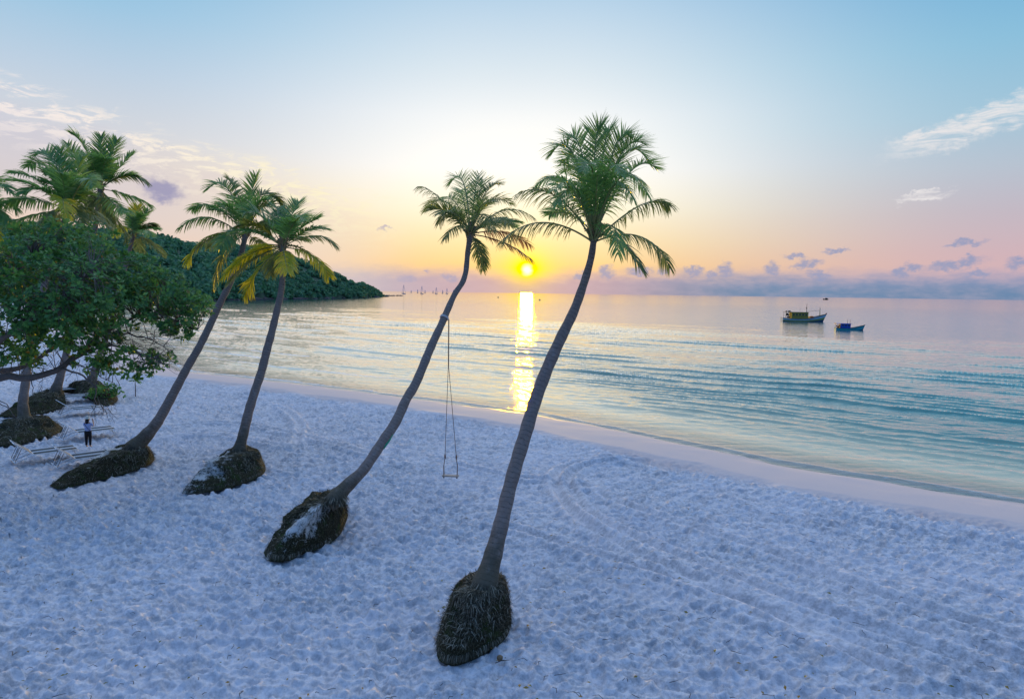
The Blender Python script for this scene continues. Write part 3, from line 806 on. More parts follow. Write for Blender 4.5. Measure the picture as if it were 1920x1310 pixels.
class Palm:
    def __init__(s, label, trunk_px, d0, d1, lbl_group="leaning coconut palms on the beach", bury=0.3):
        """trunk_px: (x, y, width) from foot to crown; camera depth runs d0 -> d1"""
        n = len(trunk_px)
        ys = [p[1] for p in trunk_px]
        pts = []; rad = []
        for i, (x, y, wd) in enumerate(trunk_px):
            qa, qb = trunk_px[max(i - 1, 0)], trunk_px[min(i + 1, n - 1)]
            wd = wd * 0.94 * max(0.88 if i < 3 else 0.0, abs(qa[1] - qb[1]) / math.hypot(qa[0] - qb[0], qa[1] - qb[1]))      # widths were read along the horizontal
            f = (ys[0] - y) / (ys[0] - ys[-1])
            dd = d0 + (d1 - d0) * f ** 1.0
            pts.append(at(x, y, dd)); rad.append(wd / F_PX * dd / 2)
        s.base = Vector((pts[0].x, pts[0].y, 0.0))
        s.root = thing("coconut_palm", s.base, label, "palm tree", lbl_group)
        C_ = catmull([tuple(p) + (r,) for p, r in zip(pts, rad)], 110)
        P_, Rr = C_[:, :3], C_[:, 3]
        al = np.concatenate([[0], np.cumsum(np.linalg.norm(np.diff(P_, axis=0), axis=1))])
        first = P_[0] - (P_[1] - P_[0]) / np.linalg.norm(P_[1] - P_[0]) * bury
        P_ = np.vstack([first, P_]); Rr = np.concatenate([[Rr[0] * 0.7], Rr]); al = np.concatenate([[-bury], al])
        nA = 14; vs = []; aa = []
        ref = np.array([0, 1.0, 0])
        for i in range(len(P_)):
            T = P_[min(i + 1, len(P_) - 1)] - P_[max(i - 1, 0)]; T /= np.linalg.norm(T)
            a = np.cross(T, ref); a /= np.linalg.norm(a); b = np.cross(a, T); ref = b
            rip = 1 + 0.035 * math.sin(al[i] * 9.0) + 0.03 * (rnd.random() - .5)
            for k in range(nA):
                an = 2 * math.pi * k / nA
                lob = 1 + 0.04 * math.sin(an * 3 + al[i] * 0.7)
                vs.append(P_[i] + (a * math.cos(an) + b * math.sin(an)) * Rr[i] * rip * lob); aa.append(al[i])
        fs = [(i * nA + k, i * nA + (k + 1) % nA, (i + 1) * nA + (k + 1) % nA, (i + 1) * nA + k) for i in range(len(P_) - 1) for k in range(nA)]
        fs.append(tuple((len(P_) - 1) * nA + k for k in range(nA)))
        mesh_obj("trunk", vs, fs, M["trunk"], s.root, True, None, s.base, {"along": aa})
        s.top = Vector(P_[-1]); s.d1 = d1; s.topdir = Vector(P_[-1] - P_[-6]).normalized(); s.tr = Rr[-1]
        s.pts = [Vector(p) for p in P_]; s.rad = Rr
        # fibrous sheath where the leaf stalks leave the trunk
        hb = MB()
        for k in range(16):
            an = k * 2.4; rr_ = s.tr * 1.0
            a_ = s.topdir.orthogonal().normalized(); b_ = s.topdir.cross(a_)
            o_ = a_ * math.cos(an) + b_ * math.sin(an)
            p0 = s.top - s.topdir * (0.35 - 0.03 * k) + o_ * rr_ * 0.7
            p1 = p0 + s.topdir * 0.35 + o_ * (0.10 + 0.05 * rnd.random())
            p2 = p1 + o_ * 0.14 + Vector((0, 0, rnd.uniform(-.12, .08)))
            hb.tube([p0, p1, p2], [0.055, 0.045, 0.02], 5, 0)
        hb.build("leaf_sheath", M["rachis_dry"], s.root, False, s.base)
        s.k = 0
    def fr(s, L, items, leaf=0.75, n=40, seed=0, wid=0.05):
        """items: (cx, cy, tx, ty, side, kind[, hang]) - side +1 leans away from the camera, -1 towards"""
        for it in items:
            cx, cy, tx, ty, side, kind = it[:6]
            hang = it[6] if len(it) > 6 else 0.35
            p0 = s.top - s.topdir * (0.25 if ty > 1e9 else 0.1)
            if hang >= 0.75: p0 = s.top - s.topdir * 0.35
            pxlen = math.hypot(tx - cx, ty - cy)
            a_ = at(tx, ty, s.d1); lat = (a_ - p0).length
            dd = math.sqrt(max(0.0, (0.92 * L) ** 2 - lat ** 2)) * abs(side) * (1 if side > 0 else -1)
            P1 = at(tx, ty, s.d1 + dd); C = at(cx, cy, s.d1 + dd * 0.5)
            # control so that the curve passes through the given point at its middle
            C = C * 2 - (p0 + P1) * 0.5
            mats = {"g": [M["frond"], M["rachis"]], "o": [M["frond_olive"], M["rachis"]], "y": [M["frond_yellow"], M["rachis"]], "r": [M["frond_red"], M["rachis_dry"]]}[kind[0]]
            lf = leaf * (0.85 if "s" in kind else 1.0)
            frond("frond", p0, C, P1, s.root, mats, lf, hang, n, seed * 100 + s.k, s.base, wid=wid, twist=rnd.uniform(-0.45, 0.45), sparse=0.35 if "t" in kind else 0.04, cup=0.28 if hang < 0.6 else 0.05)
            s.k += 1
    def fill(s, L, n_up, n_low, leaf, n, seed, kinds="g", low="o", wid=0.05):
        """leaves that point mostly towards or away from the camera and the young upright ones"""
        r = random.Random(seed)
        for i in range(n_up + n_low):
            lowf = i >= n_up
            an = r.uniform(0, 2 * math.pi)
            el = r.uniform(25, 75) if not lowf else r.uniform(-25, 15)
            ll = L * r.uniform(0.7, 0.95)
            h = Vector((math.cos(an) * 0.75, math.sin(an), 0)).normalized()
            d = h * math.cos(R(el)) + Vector((0, 0, math.sin(R(el))))
            p0 = s.top.copy() - s.topdir * 0.1
            Cc = p0 + d * ll * 0.55 + Vector((0, 0, 0.08 * ll))
            P1 = p0 + d * ll * 0.85 + h * ll * 0.16 + DOWN * ll * (0.20 if not lowf else 0.35)
            kd = low if lowf else kinds[i % len(kinds)]
            mats = {"g": [M["frond"], M["rachis"]], "o": [M["frond_olive"], M["rachis"]], "y": [M["frond_yellow"], M["rachis"]]}[kd]
            frond("frond", p0, Cc, P1, s.root, mats, leaf, 0.4 if not lowf else 0.8, n, seed * 77 + i, s.base, wid=wid, twist=r.uniform(-.5, .5))
            s.k += 1

def zz(x0, y0, s, lst):
    """zoomed photo coordinates to photo pixels for frond lists"""
    return [(x0 + a[0] / s, y0 + a[1] / s, x0 + a[2] / s, y0 + a[3] / s) + tuple(a[4:]) for a in lst]

# the tallest, nearest palm
p4 = Palm("tallest coconut palm, standing on a broad bulb of roots in the near sand",
          [(908, 1102, 60), (920, 1058, 42), (931, 1018, 35), (943, 970, 31), (953, 926, 29), (968, 870, 28.5), (984, 817, 28), (1003, 752, 27), (1026, 690, 26), (1052, 632, 24), (1075, 585, 21), (1090, 545, 18), (1102, 508, 15.5), (1110, 475, 13.5), (1115, 435, 13)], 17.0, 20.6)
p4.fr(3.5, zz(960, 210, 4.225, [
    (350, 670, 40, 650, -.5, "o", .9), (240, 875, -95, 1040, -.3, "o", 1.1), (430, 545, 165, 615, .6, "g", .8), (480, 330, 310, 345, .8, "g", .35),
    (555, 335, 455, 212, .9, "g", .15), (655, 340, 700, 112, .7, "g", .08), (720, 350, 772, 150, .9, "g", .1), 
    (880, 345, 1088, 415, .8, "g", .15), (860, 520, 1070, 660, -.8, "g", .8), (800, 590, 960, 690, -.9, "g", .85), (500, 640, 360, 730, -.9, "g", .85), (930, 480, 1140, 450, .6, "g", .2), (1020, 738, 1245, 745, .3, "o", .95),
    (1010, 985, 1250, 1238, -.4, "o", .9), (790, 900, 838, 1130, -.9, "g", .8), (520, 480, 415, 480, .9, "g", .3), (530, 420, 405, 405, .9, "g", .3), (800, 320, 930, 200, .9, "g", .12),
    (850, 360, 1050, 260, .8, "g", .12), (500, 600, 330, 620, -.9, "g", .5), (640, 480, 560, 470, -1, "g", .4), (760, 480, 860, 500, -1, "g", .35)]), 0.78, 54, 4, 0.036)
p4.fill(3.3, 3, 1, 0.75, 46, 41)
# second palm, with the swing
p3 = Palm("slim coconut palm that carries the rope swing, its crown beside the sun",
          [(626, 938, 40), (640, 922, 34), (661, 901, 28), (683, 879, 26), (713, 835, 24.5), (742, 791, 22.5), (762, 748, 21), (780, 717, 20), (807, 652, 18), (827, 609, 16), (841, 577, 14), (853, 551, 12.8), (867, 530, 12), (873, 512, 11), (875, 496, 10.5), (877, 474, 10.5), (882, 436, 11)], 23.6, 30.0)
p3.fr(3.4, zz(770, 310, 6.55, [
    (370, 420, 95, 258, .4, "ot", .9), (430, 450, 185, 560, .6, "o", .55), (510, 560, 345, 720, -.6, "o", .7), (590, 740, 420, 905, -.8, "o", .7), (640, 200, 468, 262, .7, "g", .2),
    (790, 350, 838, 105, .9, "gts", .02), (840, 370, 895, 180, .9, "g", .15), (915, 350, 1085, 240, .8, "o", .3), (960, 455, 1235, 480, .6, "o", .5), (1120, 560, 1530, 655, -.3, "o", .8),
    (1020, 650, 1215, 735, -.7, "o", .6), (1120, 825, 1470, 985, .4, "r", .7), (1130, 945, 1490, 1165, -.4, "r", .6), (640, 380, 600, 340, .9, "g", .25), (560, 470, 420, 400, .9, "g", .4),
    (850, 520, 1010, 440, -.9, "o", .4), (560, 600, 350, 600, -.8, "o", .5), (870, 600, 1000, 800, -.9, "o", .6)]), 0.80, 48, 3, 0.038)
p3.fill(3.0, 5, 2, 0.8, 46, 31, "go")
# two palms further back
p2 = Palm("coconut palm with bright yellow lower fronds, third along from the right",
          [(448, 846, 28), (452, 828, 22), (456, 813, 20), (467, 769, 18.5), (480, 728, 17.5), (491, 695, 17), (501, 655, 16), (509, 625, 15), (519, 583, 13.5), (527, 545, 12), (530, 507, 10.5), (530, 460, 10)], 32.5, 35.5)
p2.fr(3.7, zz(330, 310, 4.853, [
    (690, 800, 425, 1025, -.4, "y", .6), (770, 930, 620, 1195, -.5, "y", .5), (1230, 820, 1390, 1005, -.3, "y", .6), (1250, 640, 1450, 725, .3, "o", .6), (1180, 600, 1355, 580, .7, "g", .4),
    (1045, 480, 1115, 335, .8, "g", .12), (780, 470, 620, 440, -.6, "g", .3), (740, 560, 550, 570, -.5, "o", .5), (1090, 500, 1170, 500, -.8, "g", .3), (820, 720, 740, 770, .8, "y", .6),
    (990, 840, 1015, 965, -.9, "y", .6), (900, 500, 850, 440, .9, "g", .2), (980, 500, 1000, 400, .9, "g", .12), (930, 470, 915, 380, .9, "g", .15), (890, 830, 860, 1000, .8, "o", .8), (1130, 580, 1290, 490, .7, "g", .25),
    (960, 800, 920, 930, .9, "o", .8)]), 1.0, 52, 2, 0.065)
p2.fill(3.2, 6, 2, 0.95, 46, 21, "gg", "o", 0.062)
p1 = Palm("coconut palm bent low above a long root mound beside the sun loungers",
          [(252, 841, 46), (262, 829, 36), (275, 815, 29), (297, 788, 24), (324, 740, 20), (354, 684, 17.5), (371, 655, 16.5), (389, 619, 15.5), (413, 567, 14.5), (430, 533, 13.5), (445, 495, 12), (454, 470, 11), (461, 437, 10.5)], 33.5, 38.5)
p1.fr(4.0, zz(330, 310, 4.853, [
    (310, 480, 20, 575, .3, "g", .8), (360, 385, 150, 400, .5, "g", .6), (470, 215, 290, 222, .6, "g", .35), (680, 320, 722, 90, .6, "g", .1), (850, 290, 992, 425, .4, "o", .7),
    (300, 650, 100, 895, .4, "y", .6), (440, 800, 340, 1105, -.5, "o", .7), (560, 270, 470, 130, .9, "os", .15), (500, 380, 395, 375, .9, "g", .4), (740, 300, 900, 290, .8, "o", .4),
    (760, 520, 860, 580, .6, "o", .6), (480, 640, 400, 760, -.8, "g", .7), (600, 380, 560, 300, -.9, "g", .25)]), 1.05, 52, 1, 0.065)
p1.fill(3.6, 6, 3, 1.0, 46, 11, wid=0.062)
# the group behind the broad-leaved tree
GA = "coconut palms behind the broad-leaved tree"
pa = Palm("palm with the lower, leftmost full crown just above the broad-leaved tree", [(45, 792, 34), (44, 775, 22), (43, 751, 18), (48, 716, 15.5), (53, 680, 14), (68, 600, 12.5), (90, 510, 11.5), (112, 440, 11), (128, 392, 10.5)], 41.0, 44, GA)
pa.fr(4.8, zz(0, 220, 3.64, [
    (270, 440, 90, 385, .4, "g", .5), (330, 350, 185, 345, .7, "g", .5), (370, 300, 250, 262, .7, "g", .3), (430, 400, 412, 220, .7, "g", .1), (510, 420, 560, 275, .7, "g", .2),
    (570, 430, 640, 475, -.6, "g", .5), (220, 560, 0, 600, -.3, "g", .6), (250, 660, 15, 740, -.3, "g", .7), (430, 560, 450, 690, -.9, "y", .5), (300, 500, 160, 520, -.7, "g", .5), (600, 620, 760, 720, .4, "o", .7),
    (360, 640, 300, 760, -.7, "o", .7)]), 1.25, 54, 5, 0.085)
pa.fill(4.2, 10, 4, 1.2, 48, 51, wid=0.08)
pb = Palm("palm with the highest crown of the group behind the broad-leaved tree", [(100, 748, 30), (105, 730, 22), (110, 715, 17), (116, 695, 14.5), (128, 650, 13), (141, 605, 12), (160, 530, 11), (178, 430, 10), (189, 352, 9.5)], 50.0, 53, GA)
pb.fr(5.0, zz(0, 220, 3.64, [
    (590, 230, 490, 118, .6, "g", .25), (690, 290, 690, 128, .6, "g", .08), (750, 290, 800, 155, .7, "g", .12), (790, 370, 910, 250, .6, "g", .3), (860, 400, 1003, 445, .4, "o", .6),
    (870, 530, 1030, 598, .3, "g", .7), (790, 600, 880, 640, -.7, "g", .6), (560, 330, 460, 180, .7, "g", .2), (770, 660, 870, 790, .3, "o", .7), (590, 560, 520, 640, .6, "o", .7), (640, 420, 545, 340, .9, "g", .3),
    (720, 600, 770, 740, -.5, "o", .8), (620, 300, 570, 260, -.9, "g", .2)]), 1.3, 54, 6, 0.09)
pb.fill(4.4, 10, 4, 1.25, 48, 61, wid=0.085)
pc = Palm("coconut palm with a small crown low against the wooded headland", [(167, 727, 28), (172, 712, 19), (178, 692, 14), (190, 655, 11.5), (203, 623, 10), (225, 540, 8.5), (243, 470, 7.5), (251, 440, 7)], 56, 60, GA)
pc.fr(3.8, zz(0, 220, 3.64, [
    (990, 740, 1065, 738, .3, "o", .6), (970, 700, 1012, 635, .5, "g", .2), (930, 690, 940, 605, .5, "y", .1), (890, 700, 870, 630, .7, "g", .2), (840, 740, 790, 800, .5, "y", .6), (980, 770, 1025, 800, -.6, "g", .6),
    (900, 780, 860, 850, -.4, "o", .7)]), 1.1, 46, 7, 0.085)
pc.fill(3.2, 7, 3, 1.0, 38, 71, wid=0.08)
pd = Palm("coconut palm standing partly out of the photo at the far left", [(-150, 800, 28), (-145, 740, 17), (-130, 640, 13), (-95, 520, 12), (-48, 402, 11)], 43, 45, GA)
pd.fr(4.4, [(-15, 350, 20, 362, -.4, "g", .4), (-25, 345, -2, 345, .5, "g", .3), (0, 378, 30, 392, .3, "g", .6), (-15, 388, 12, 418, -.5, "g", .6), (-60, 340, -80, 310, .5, "g", .2), (-100, 380, -150, 400, .3, "g", .6), (-100, 420, -140, 470, .3, "o", .7), (-30, 410, -5, 450, -.4, "y", .7)], 1.2, 48, 8, 0.085)
pd.fill(4.0, 8, 3, 1.1, 42, 81, wid=0.08)

def mnd(palm, pxs, apex, hgt, ar, seed, power=2.0, sandy=None, fibres=900, flen=0.3, sp=2.2):
    a = at(*apex)
    mound(palm.root, palm.base, [gnd(x, y, 0.02) for x, y in pxs], (a.x, a.y, 0), ar, hgt, seed, power, sandy, fibres, flen, sp)
h4 = at(910, 1096, 17.0).z
mnd(p4, [(818, 1198), (822, 1228), (845, 1240), (870, 1236), (905, 1220), (942, 1196), (957, 1170), (957, 1146), (935, 1132), (900, 1128), (862, 1136), (834, 1160)], (908, 1102, 17.0), h4 + 0.02, 0.36, 4, 2.3, None, 3600, 0.20)
h3 = at(628, 936, 23.6).z
mnd(p3, [(494, 1030), (505, 1046), (540, 1046), (570, 1032), (605, 1020), (635, 1000), (648, 975), (652, 958), (640, 940), (600, 948), (560, 965), (520, 998)], (630, 938, 23.6), h3 + 0.05, 0.40, 3, 1.9, (-0.62, -0.78), 2600, 0.22, 14)
h2 = at(448, 846, 32.5).z
mnd(p2, [(340, 920), (375, 920), (415, 914), (455, 903), (482, 892), (497, 880), (494, 864), (470, 852), (435, 852), (400, 872), (368, 895)], (448, 848, 32.5), h2 + 0.05, 0.40, 2, 2.0, (-0.90, -0.86), 1700, 0.24)
h1 = at(252, 841, 33.5).z
mnd(p1, [(92, 906), (115, 912), (165, 901), (225, 887), (275, 870), (290, 856), (278, 845), (245, 843), (205, 856), (150, 878)], (252, 843, 33.5), h1 + 0.05, 0.55, 1, 1.9, (-1.12, -0.36), 1800, 0.24)
mnd(pa, [(-50, 826), (0, 832), (30, 831), (70, 820), (103, 811), (118, 800), (104, 794), (60, 790), (0, 800), (-40, 812)], (45, 797, 41.0), 0.75, 0.5, 5, 1.8, (-0.8, -0.6), 1100, 0.4)
mnd(pb, [(-5, 778), (50, 777), (90, 770), (115, 762), (124, 752), (112, 744), (80, 745), (40, 757)], (100, 752, 50), 0.95, 0.55, 6, 1.8, (-0.9, -0.4), 900, 0.45)
mnd(pc, [(112, 733), (142, 737), (165, 745), (182, 756), (202, 757), (216, 752), (221, 744), (207, 732), (165, 728), (130, 732)], (168, 734, 56), 0.95, 0.5, 7, 1.8, None, 900, 0.45)
mnd(pd, [(-200, 812), (-150, 815), (-110, 808), (-105, 798), (-140, 790), (-190, 798)], (-150, 800, 43), 0.7, 0.4, 8, 1.8, None, 200, 0.4)
# green strip tied on the swing palm's trunk
gp = min(p3.pts, key=lambda q: (q - at(722, 826, 24.9)).length)
gi = p3.pts.index(gp)
g = MB()
ax = (p3.pts[gi + 1] - p3.pts[gi - 1]).normalized(); sdv = Vector((1, 0, 0)); sdv = (sdv - ax * sdv.dot(ax)).normalized(); tw = (CAM - gp); tw = (tw - ax * tw.dot(ax)); tw = (tw - sdv * tw.dot(sdv)).normalized()
rr_ = p3.rad[gi] * 1.06
ptsg = [gp + ax * s_ + (sdv * math.cos(an) + tw * math.sin(an)) * rr_ for s_, an in ((-0.34, 0.1), (-0.15, 0.25), (0.05, 0.15), (0.3, 0.35))]
g.tube(ptsg, [0.02, 0.04, 0.035, 0.01], 6)
g.build("green_strip", M["green_tape"], p3.root, True, p3.base)

# ------------------------------------------------------------------ rope swing
tie_d = 23.6 + (30.0 - 23.6) * (936 - 590) / 500.0
swd = tie_d
topP = at(841.5, 598, swd)
seat = gnd(842, 899, 0.45)
seat = Vector((topP.x, topP.y, 0.0))
sl_, sr_ = at(829, 899, swd), at(858, 899, swd)
zc = at(842, 898, swd).z
sw = thing("rope_swing", (topP.x, topP.y, 0), "wooden plank swing hanging on two long ropes from the slim leaning palm", "swing")
cy_ = topP.y
pw = (sr_ - sl_).length
axw = Vector((1, -0.12, 0)).normalized()
cseat = Vector((at(842.5, 898, swd).x, cy_, zc))
b_ = MB(); rq = Matrix.Rotation(math.atan2(axw.y, axw.x), 3, "Z")
b_.box(cseat, (pw * 1.08, 0.24, 0.05), 0, rq)
b_.build("seat", M["plank"], sw, False, sw.location)
for sg in (-1, 1):
    rp = MB()
    e1 = cseat + axw * (sg * pw * 0.44)
    kn = e1 + Vector((0, 0, 0.80)) - axw * sg * 0.04
    mid = at(842, 690, swd); mid = Vector((topP.x + sg * 0.012, cy_, mid.z))
    rp.tube([topP + Vector((sg * .012, 0, 0)), mid, kn], 0.013, 6)
    for yy in (-0.10, 0.10):
        rp.tube([kn, kn.lerp(e1, 0.5) + Vector((sg * 0.03, yy * 0.8, 0)), e1 + Vector((0, yy, 0.03)), e1 + Vector((0, yy, -0.05))], 0.014, 6)
    rp.tube([kn + Vector((0, 0, .10)), kn, kn - Vector((0, 0, .10))], [0.02, 0.04, 0.02], 7)
    for yy in (-0.10, 0.10):
        rp.tube([e1 + Vector((0, yy, -0.075)), e1 + Vector((0, yy, -0.02))], [0.035, 0.03], 7)
    rp.build("rope", M["rope"], sw, True, sw.location)
ti = min(range(len(p3.pts)), key=lambda i: (p3.pts[i] - topP).length)
tc = p3.pts[ti]; ax = (p3.pts[ti + 1] - p3.pts[ti - 1]).normalized(); a_ = ax.orthogonal().normalized(); c_ = ax.cross(a_)
lp = MB()
for dz in (-0.03, 0.0, 0.03):
    ring = [tc + ax * dz + (a_ * math.cos(k * math.pi / 8) + c_ * math.sin(k * math.pi / 8)) * (p3.rad[ti] * 1.10 + 0.01) for k in range(17)]
    lp.tube(ring, 0.02, 5)
lp.tube([tc + ax * -0.02 + (topP - tc) * 0.9, topP + Vector((0, 0, -0.02))], 0.02, 5)
lp.build("trunk_tie", M["pale_rope"], sw, True, sw.location)

# ------------------------------------------------------------------ broad-leaved tree on the left
TD = 27.5
tb = Vector((at(-330, 700, TD).x, TD + 1.0, 0))
tree = thing("broadleaf_tree", tb, "broad leafy green tree with bare lower branches reaching over the loungers", "tree")
br = MB()
def px3(x, y, dd=0.0): return at(x, y, TD + dd)
trunk_pts = [tb + Vector((0, 0, -0.2)), tb + Vector((0.3, 0, 1.2)), tb + Vector((0.9, -0.1, 2.6)), px3(-200, 738, 0.5)]
tk = MB(); tk.tube([Vector(p) for p in catmull(trunk_pts, 14)], list(np.linspace(0.45, 0.27, 14)), 12)
tk.build("trunk", M["bark"], tree, True, tb)
tips = []
rt = random.Random(5)
def limb(pts, r0, r1, n=16, wob=0.06):
    P_ = catmull(pts, n)
    P_ = [Vector(p) + Vector((rt.uniform(-wob, wob), rt.uniform(-wob, wob), rt.uniform(-wob, wob))) * (0 < i < n - 1) for i, p in enumerate(P_)]
    br.tube(P_, list(np.linspace(r0, r1, n)), 7)
    return P_
limbs = []
limbs.append(limb([px3(-200, 738, .5), px3(-60, 722, 0), px3(0, 707, 0), px3(55, 706, 0), px3(110, 690, .3), px3(150, 662, .6), px3(200, 622, .8), px3(262, 592, 1.2), px3(320, 575, 1.6)], 0.20, 0.03, 22))
limbs.append(limb([px3(-200, 738, .5), px3(-60, 705, 1.5), px3(20, 695, 2), px3(60, 680, 2.2), px3(110, 640, 2.5), px3(160, 580, 2.8), px3(210, 520, 3)], 0.16, 0.03))
limbs.append(limb([px3(-200, 738, .5), px3(-40, 660, -1), px3(40, 610, -1.5), px3(110, 560, -1.8), px3(170, 510, -1.5)], 0.17, 0.03))
limbs.append(limb([px3(-200, 738, .5), px3(-70, 600, .5), px3(0, 530, .5), px3(60, 480, .5)], 0.17, 0.03))
limbs.append(limb([px3(110, 690, .3), px3(150, 700, 0), px3(175, 722, -.3), px3(178, 755, -.4), px3(172, 780, -.4)], 0.045, 0.008, 14, 0.05))
limbs.append(limb([px3(150, 662, .6), px3(200, 650, .2), px3(245, 655, 0), px3(290, 672, 0), px3(318, 690, .2)], 0.05, 0.008, 14))
limbs.append(limb([px3(200, 622, .8), px3(250, 628, .8), px3(290, 640, .6), px3(325, 665, .4)], 0.045, 0.008, 12))
limbs.append(limb([px3(262, 592, 1.2), px3(310, 598, 1), px3(345, 606, .8), px3(370, 618, .8)], 0.03, 0.006, 12))
limbs.append(limb([px3(120, 680, .3), px3(165, 690, .5), px3(200, 712, .6), px3(225, 722, .6)], 0.03, 0.006, 12))
limbs.append(limb([px3(60, 706, 0), px3(61, 725, -.1), px3(62, 742, -.1)], 0.025, 0.006, 8, 0.03))
limbs.append(limb([px3(-60, 722, 0), px3(-20, 740, -.6), px3(12, 758, -.8), px3(30, 782, -1)], 0.03, 0.006, 10, 0.04))
limbs.append(limb([px3(-60, 722, 0), px3(-10, 752, -.7), px3(20, 768, -.9), px3(38, 795, -1)], 0.03, 0.006, 10, 0.04))
for dx, x0, y0 in ((0, 172, 770), (1, 183, 752), (2, 190, 765), (3, 196, 758)):
    limbs.append(limb([px3(x0, y0 - 8, -.4), px3(x0 + 8, y0 + 8, -.4), px3(x0 + 6 + 6 * dx, y0 + 28, -.3)], 0.012, 0.005, 7, 0.03))
ELL = [  # crown clumps: px centre, px radii, depth offset, depth radius (m), number of leaf rosettes
    (60, 475, 95, 52, 0.5, 2.2, 150), (150, 462, 85, 42, 1.0, 2.0, 130), (120, 540, 120, 70, -1.2, 2.0, 220), (230, 515, 75, 52, 1.0, 2.0, 140), (30, 580, 80, 70, -1.0, 2.0, 150),
    (200, 575, 95, 50, 0.2, 2.0, 150), (300, 545, 60, 42, 1.2, 1.6, 100), (355, 572, 45, 30, 1.2, 1.2, 60), (40, 655, 62, 40, 0.0, 1.5, 66), (140, 625, 90, 36, 0.0, 1.5, 80), (320, 600, 60, 25, 1.0, 1.2, 55),
    (340, 622, 25, 14, 0.9, .6, 12), (175, 668, 45, 28, 0.3, 1.2, 26), (220, 660, 40, 22, .2, 1.0, 14), (300, 672, 32, 16, 0.1, .6, 14), (245, 695, 28, 18, 0.0, .7, 14), (285, 690, 22, 9, 0, .5, 7), (205, 690, 25, 16, .4, .8, 12), (-70, 540, 90, 110, 0, 3, 120), (100, 590, 100, 60, -1.5, 1.5, 100), (90, 430, 70, 18, 1.5, 1.5, 40)]
rl = np.random.default_rng(17)
lv = []; lf = []; lmi = []
limbpts = [p for l in limbs[:9] for p in l]
LP = np.array([tuple(p) for p in limbpts])
def leaf_quad(p, d, up, L, Wd):
    s_ = np.cross(d, up); s_ /= (np.linalg.norm(s_) + 1e-9)
    n_2 = np.cross(s_, d)
    b = len(lv)
    m1 = p + d * L * .5 - n_2 * L * .03; tp = p + d * L - n_2 * L * .16
    lv.extend([p, m1 - s_ * Wd * .5 + n_2 * Wd * .16, tp, m1 + s_ * Wd * .5 + n_2 * Wd * .16, m1])
    lf.extend([(b, b + 4, b + 1), (b + 1, b + 4, b + 2), (b, b + 3, b + 4), (b + 3, b + 2, b + 4)])
for (cx, cy, rx, ry, dd, dr_, cnt) in ELL:
    for i in range(cnt):
        v = rl.normal(size=3); v /= np.linalg.norm(v)
        rr2 = (0.55 + 0.5 * rl.random()) if rl.random() < 0.75 else rl.random() ** 0.5
        v = v * rr2
        p = np.array(px3(cx + v[0] * rx, cy + v[1] * ry, dd + v[2] * dr_))
        # twig from the nearest limb
        if rl.random() < 0.55:
            k = int(np.argmin(((LP - p) ** 2).sum(1) + rl.random(len(LP)) * 0.8))
            a = Vector(LP[k]); bq = Vector(p)
            if (a - bq).length < 3.4:
                md = a.lerp(bq, 0.5) + Vector(rl.normal(size=3) * 0.12) + Vector((0, 0, 0.10))
                br.tube([a, md, bq], [0.018, 0.012, 0.006], 4, 0, False)
        cen = np.array(px3(cx, cy + ry * 0.4, dd))
        od = p - cen; od /= (np.linalg.norm(od) + 1e-9)
        ax_ = od + np.array([0, 0, 0.35]) + rl.normal(size=3) * 0.35; ax_ /= np.linalg.norm(ax_)
        nl = rl.integers(7, 13)
        e1_ = np.cross(ax_, rl.normal(size=3)); e1_ /= np.linalg.norm(e1_); e2_ = np.cross(ax_, e1_)
        for k in range(nl):
            an = k * 2.4 + rl.random() * .4
            sp_ = rl.uniform(0.55, 1.25)
            d = ax_ * math.cos(sp_) + (e1_ * math.cos(an) + e2_ * math.sin(an)) * math.sin(sp_) + np.array([0, 0, -0.22])
            d /= np.linalg.norm(d)
            L = rl.uniform(0.16, 0.27)
            mi_ = 1 if rl.random() < 0.015 else 0
            leaf_quad(p + ax_ * rl.uniform(-.12, .06) + rl.normal(size=3) * .05, d, ax_, L, L * 0.55)
            lmi += [mi_] * 4
# fine bare twigs hanging under the crown
for i in range(170):
    x = rl.uniform(195, 320); y = rl.uniform(615, 690)
    a = px3(x, y, rl.uniform(-.3, 1.3)); b2 = a + Vector((rl.uniform(.1, .9), rl.uniform(-.4, .4), rl.uniform(-.45, .25)))
    br.tube([a, a.lerp(b2, .5) + Vector((0, 0, rl.uniform(-.1, .15))), b2], [0.011, 0.008, 0.004], 3, 0, False)
for i in range(110):
    x = rl.uniform(-10, 190); y = rl.uniform(655, 720)
    a = px3(x, y, rl.uniform(-.3, 1.0)); b2 = a + Vector((rl.uniform(-.5, .6), rl.uniform(-.4, .4), rl.uniform(-.5, .3)))
    br.tube([a, a.lerp(b2, .5) + Vector((0, 0, rl.uniform(-.1, .12))), b2], [0.012, 0.008, 0.004], 3, 0, False)
for i in range(26):
    x = rl.uniform(165, 215); y = rl.uniform(752, 785)
    a = px3(x, y, -.35); b2 = a + Vector((rl.uniform(-.3, .3), rl.uniform(-.2, .2), rl.uniform(-.4, .05)))
    br.tube([a, a.lerp(b2, .5) + Vector((0.05, 0, 0)), b2], [0.008, 0.006, 0.003], 3, 0, False)
br.build("branches", M["bark"], tree, True, tb)
crown = mesh_obj("crown", lv, lf, [M["leaf"], M["leaf_old"]], tree, False, lmi, tb)

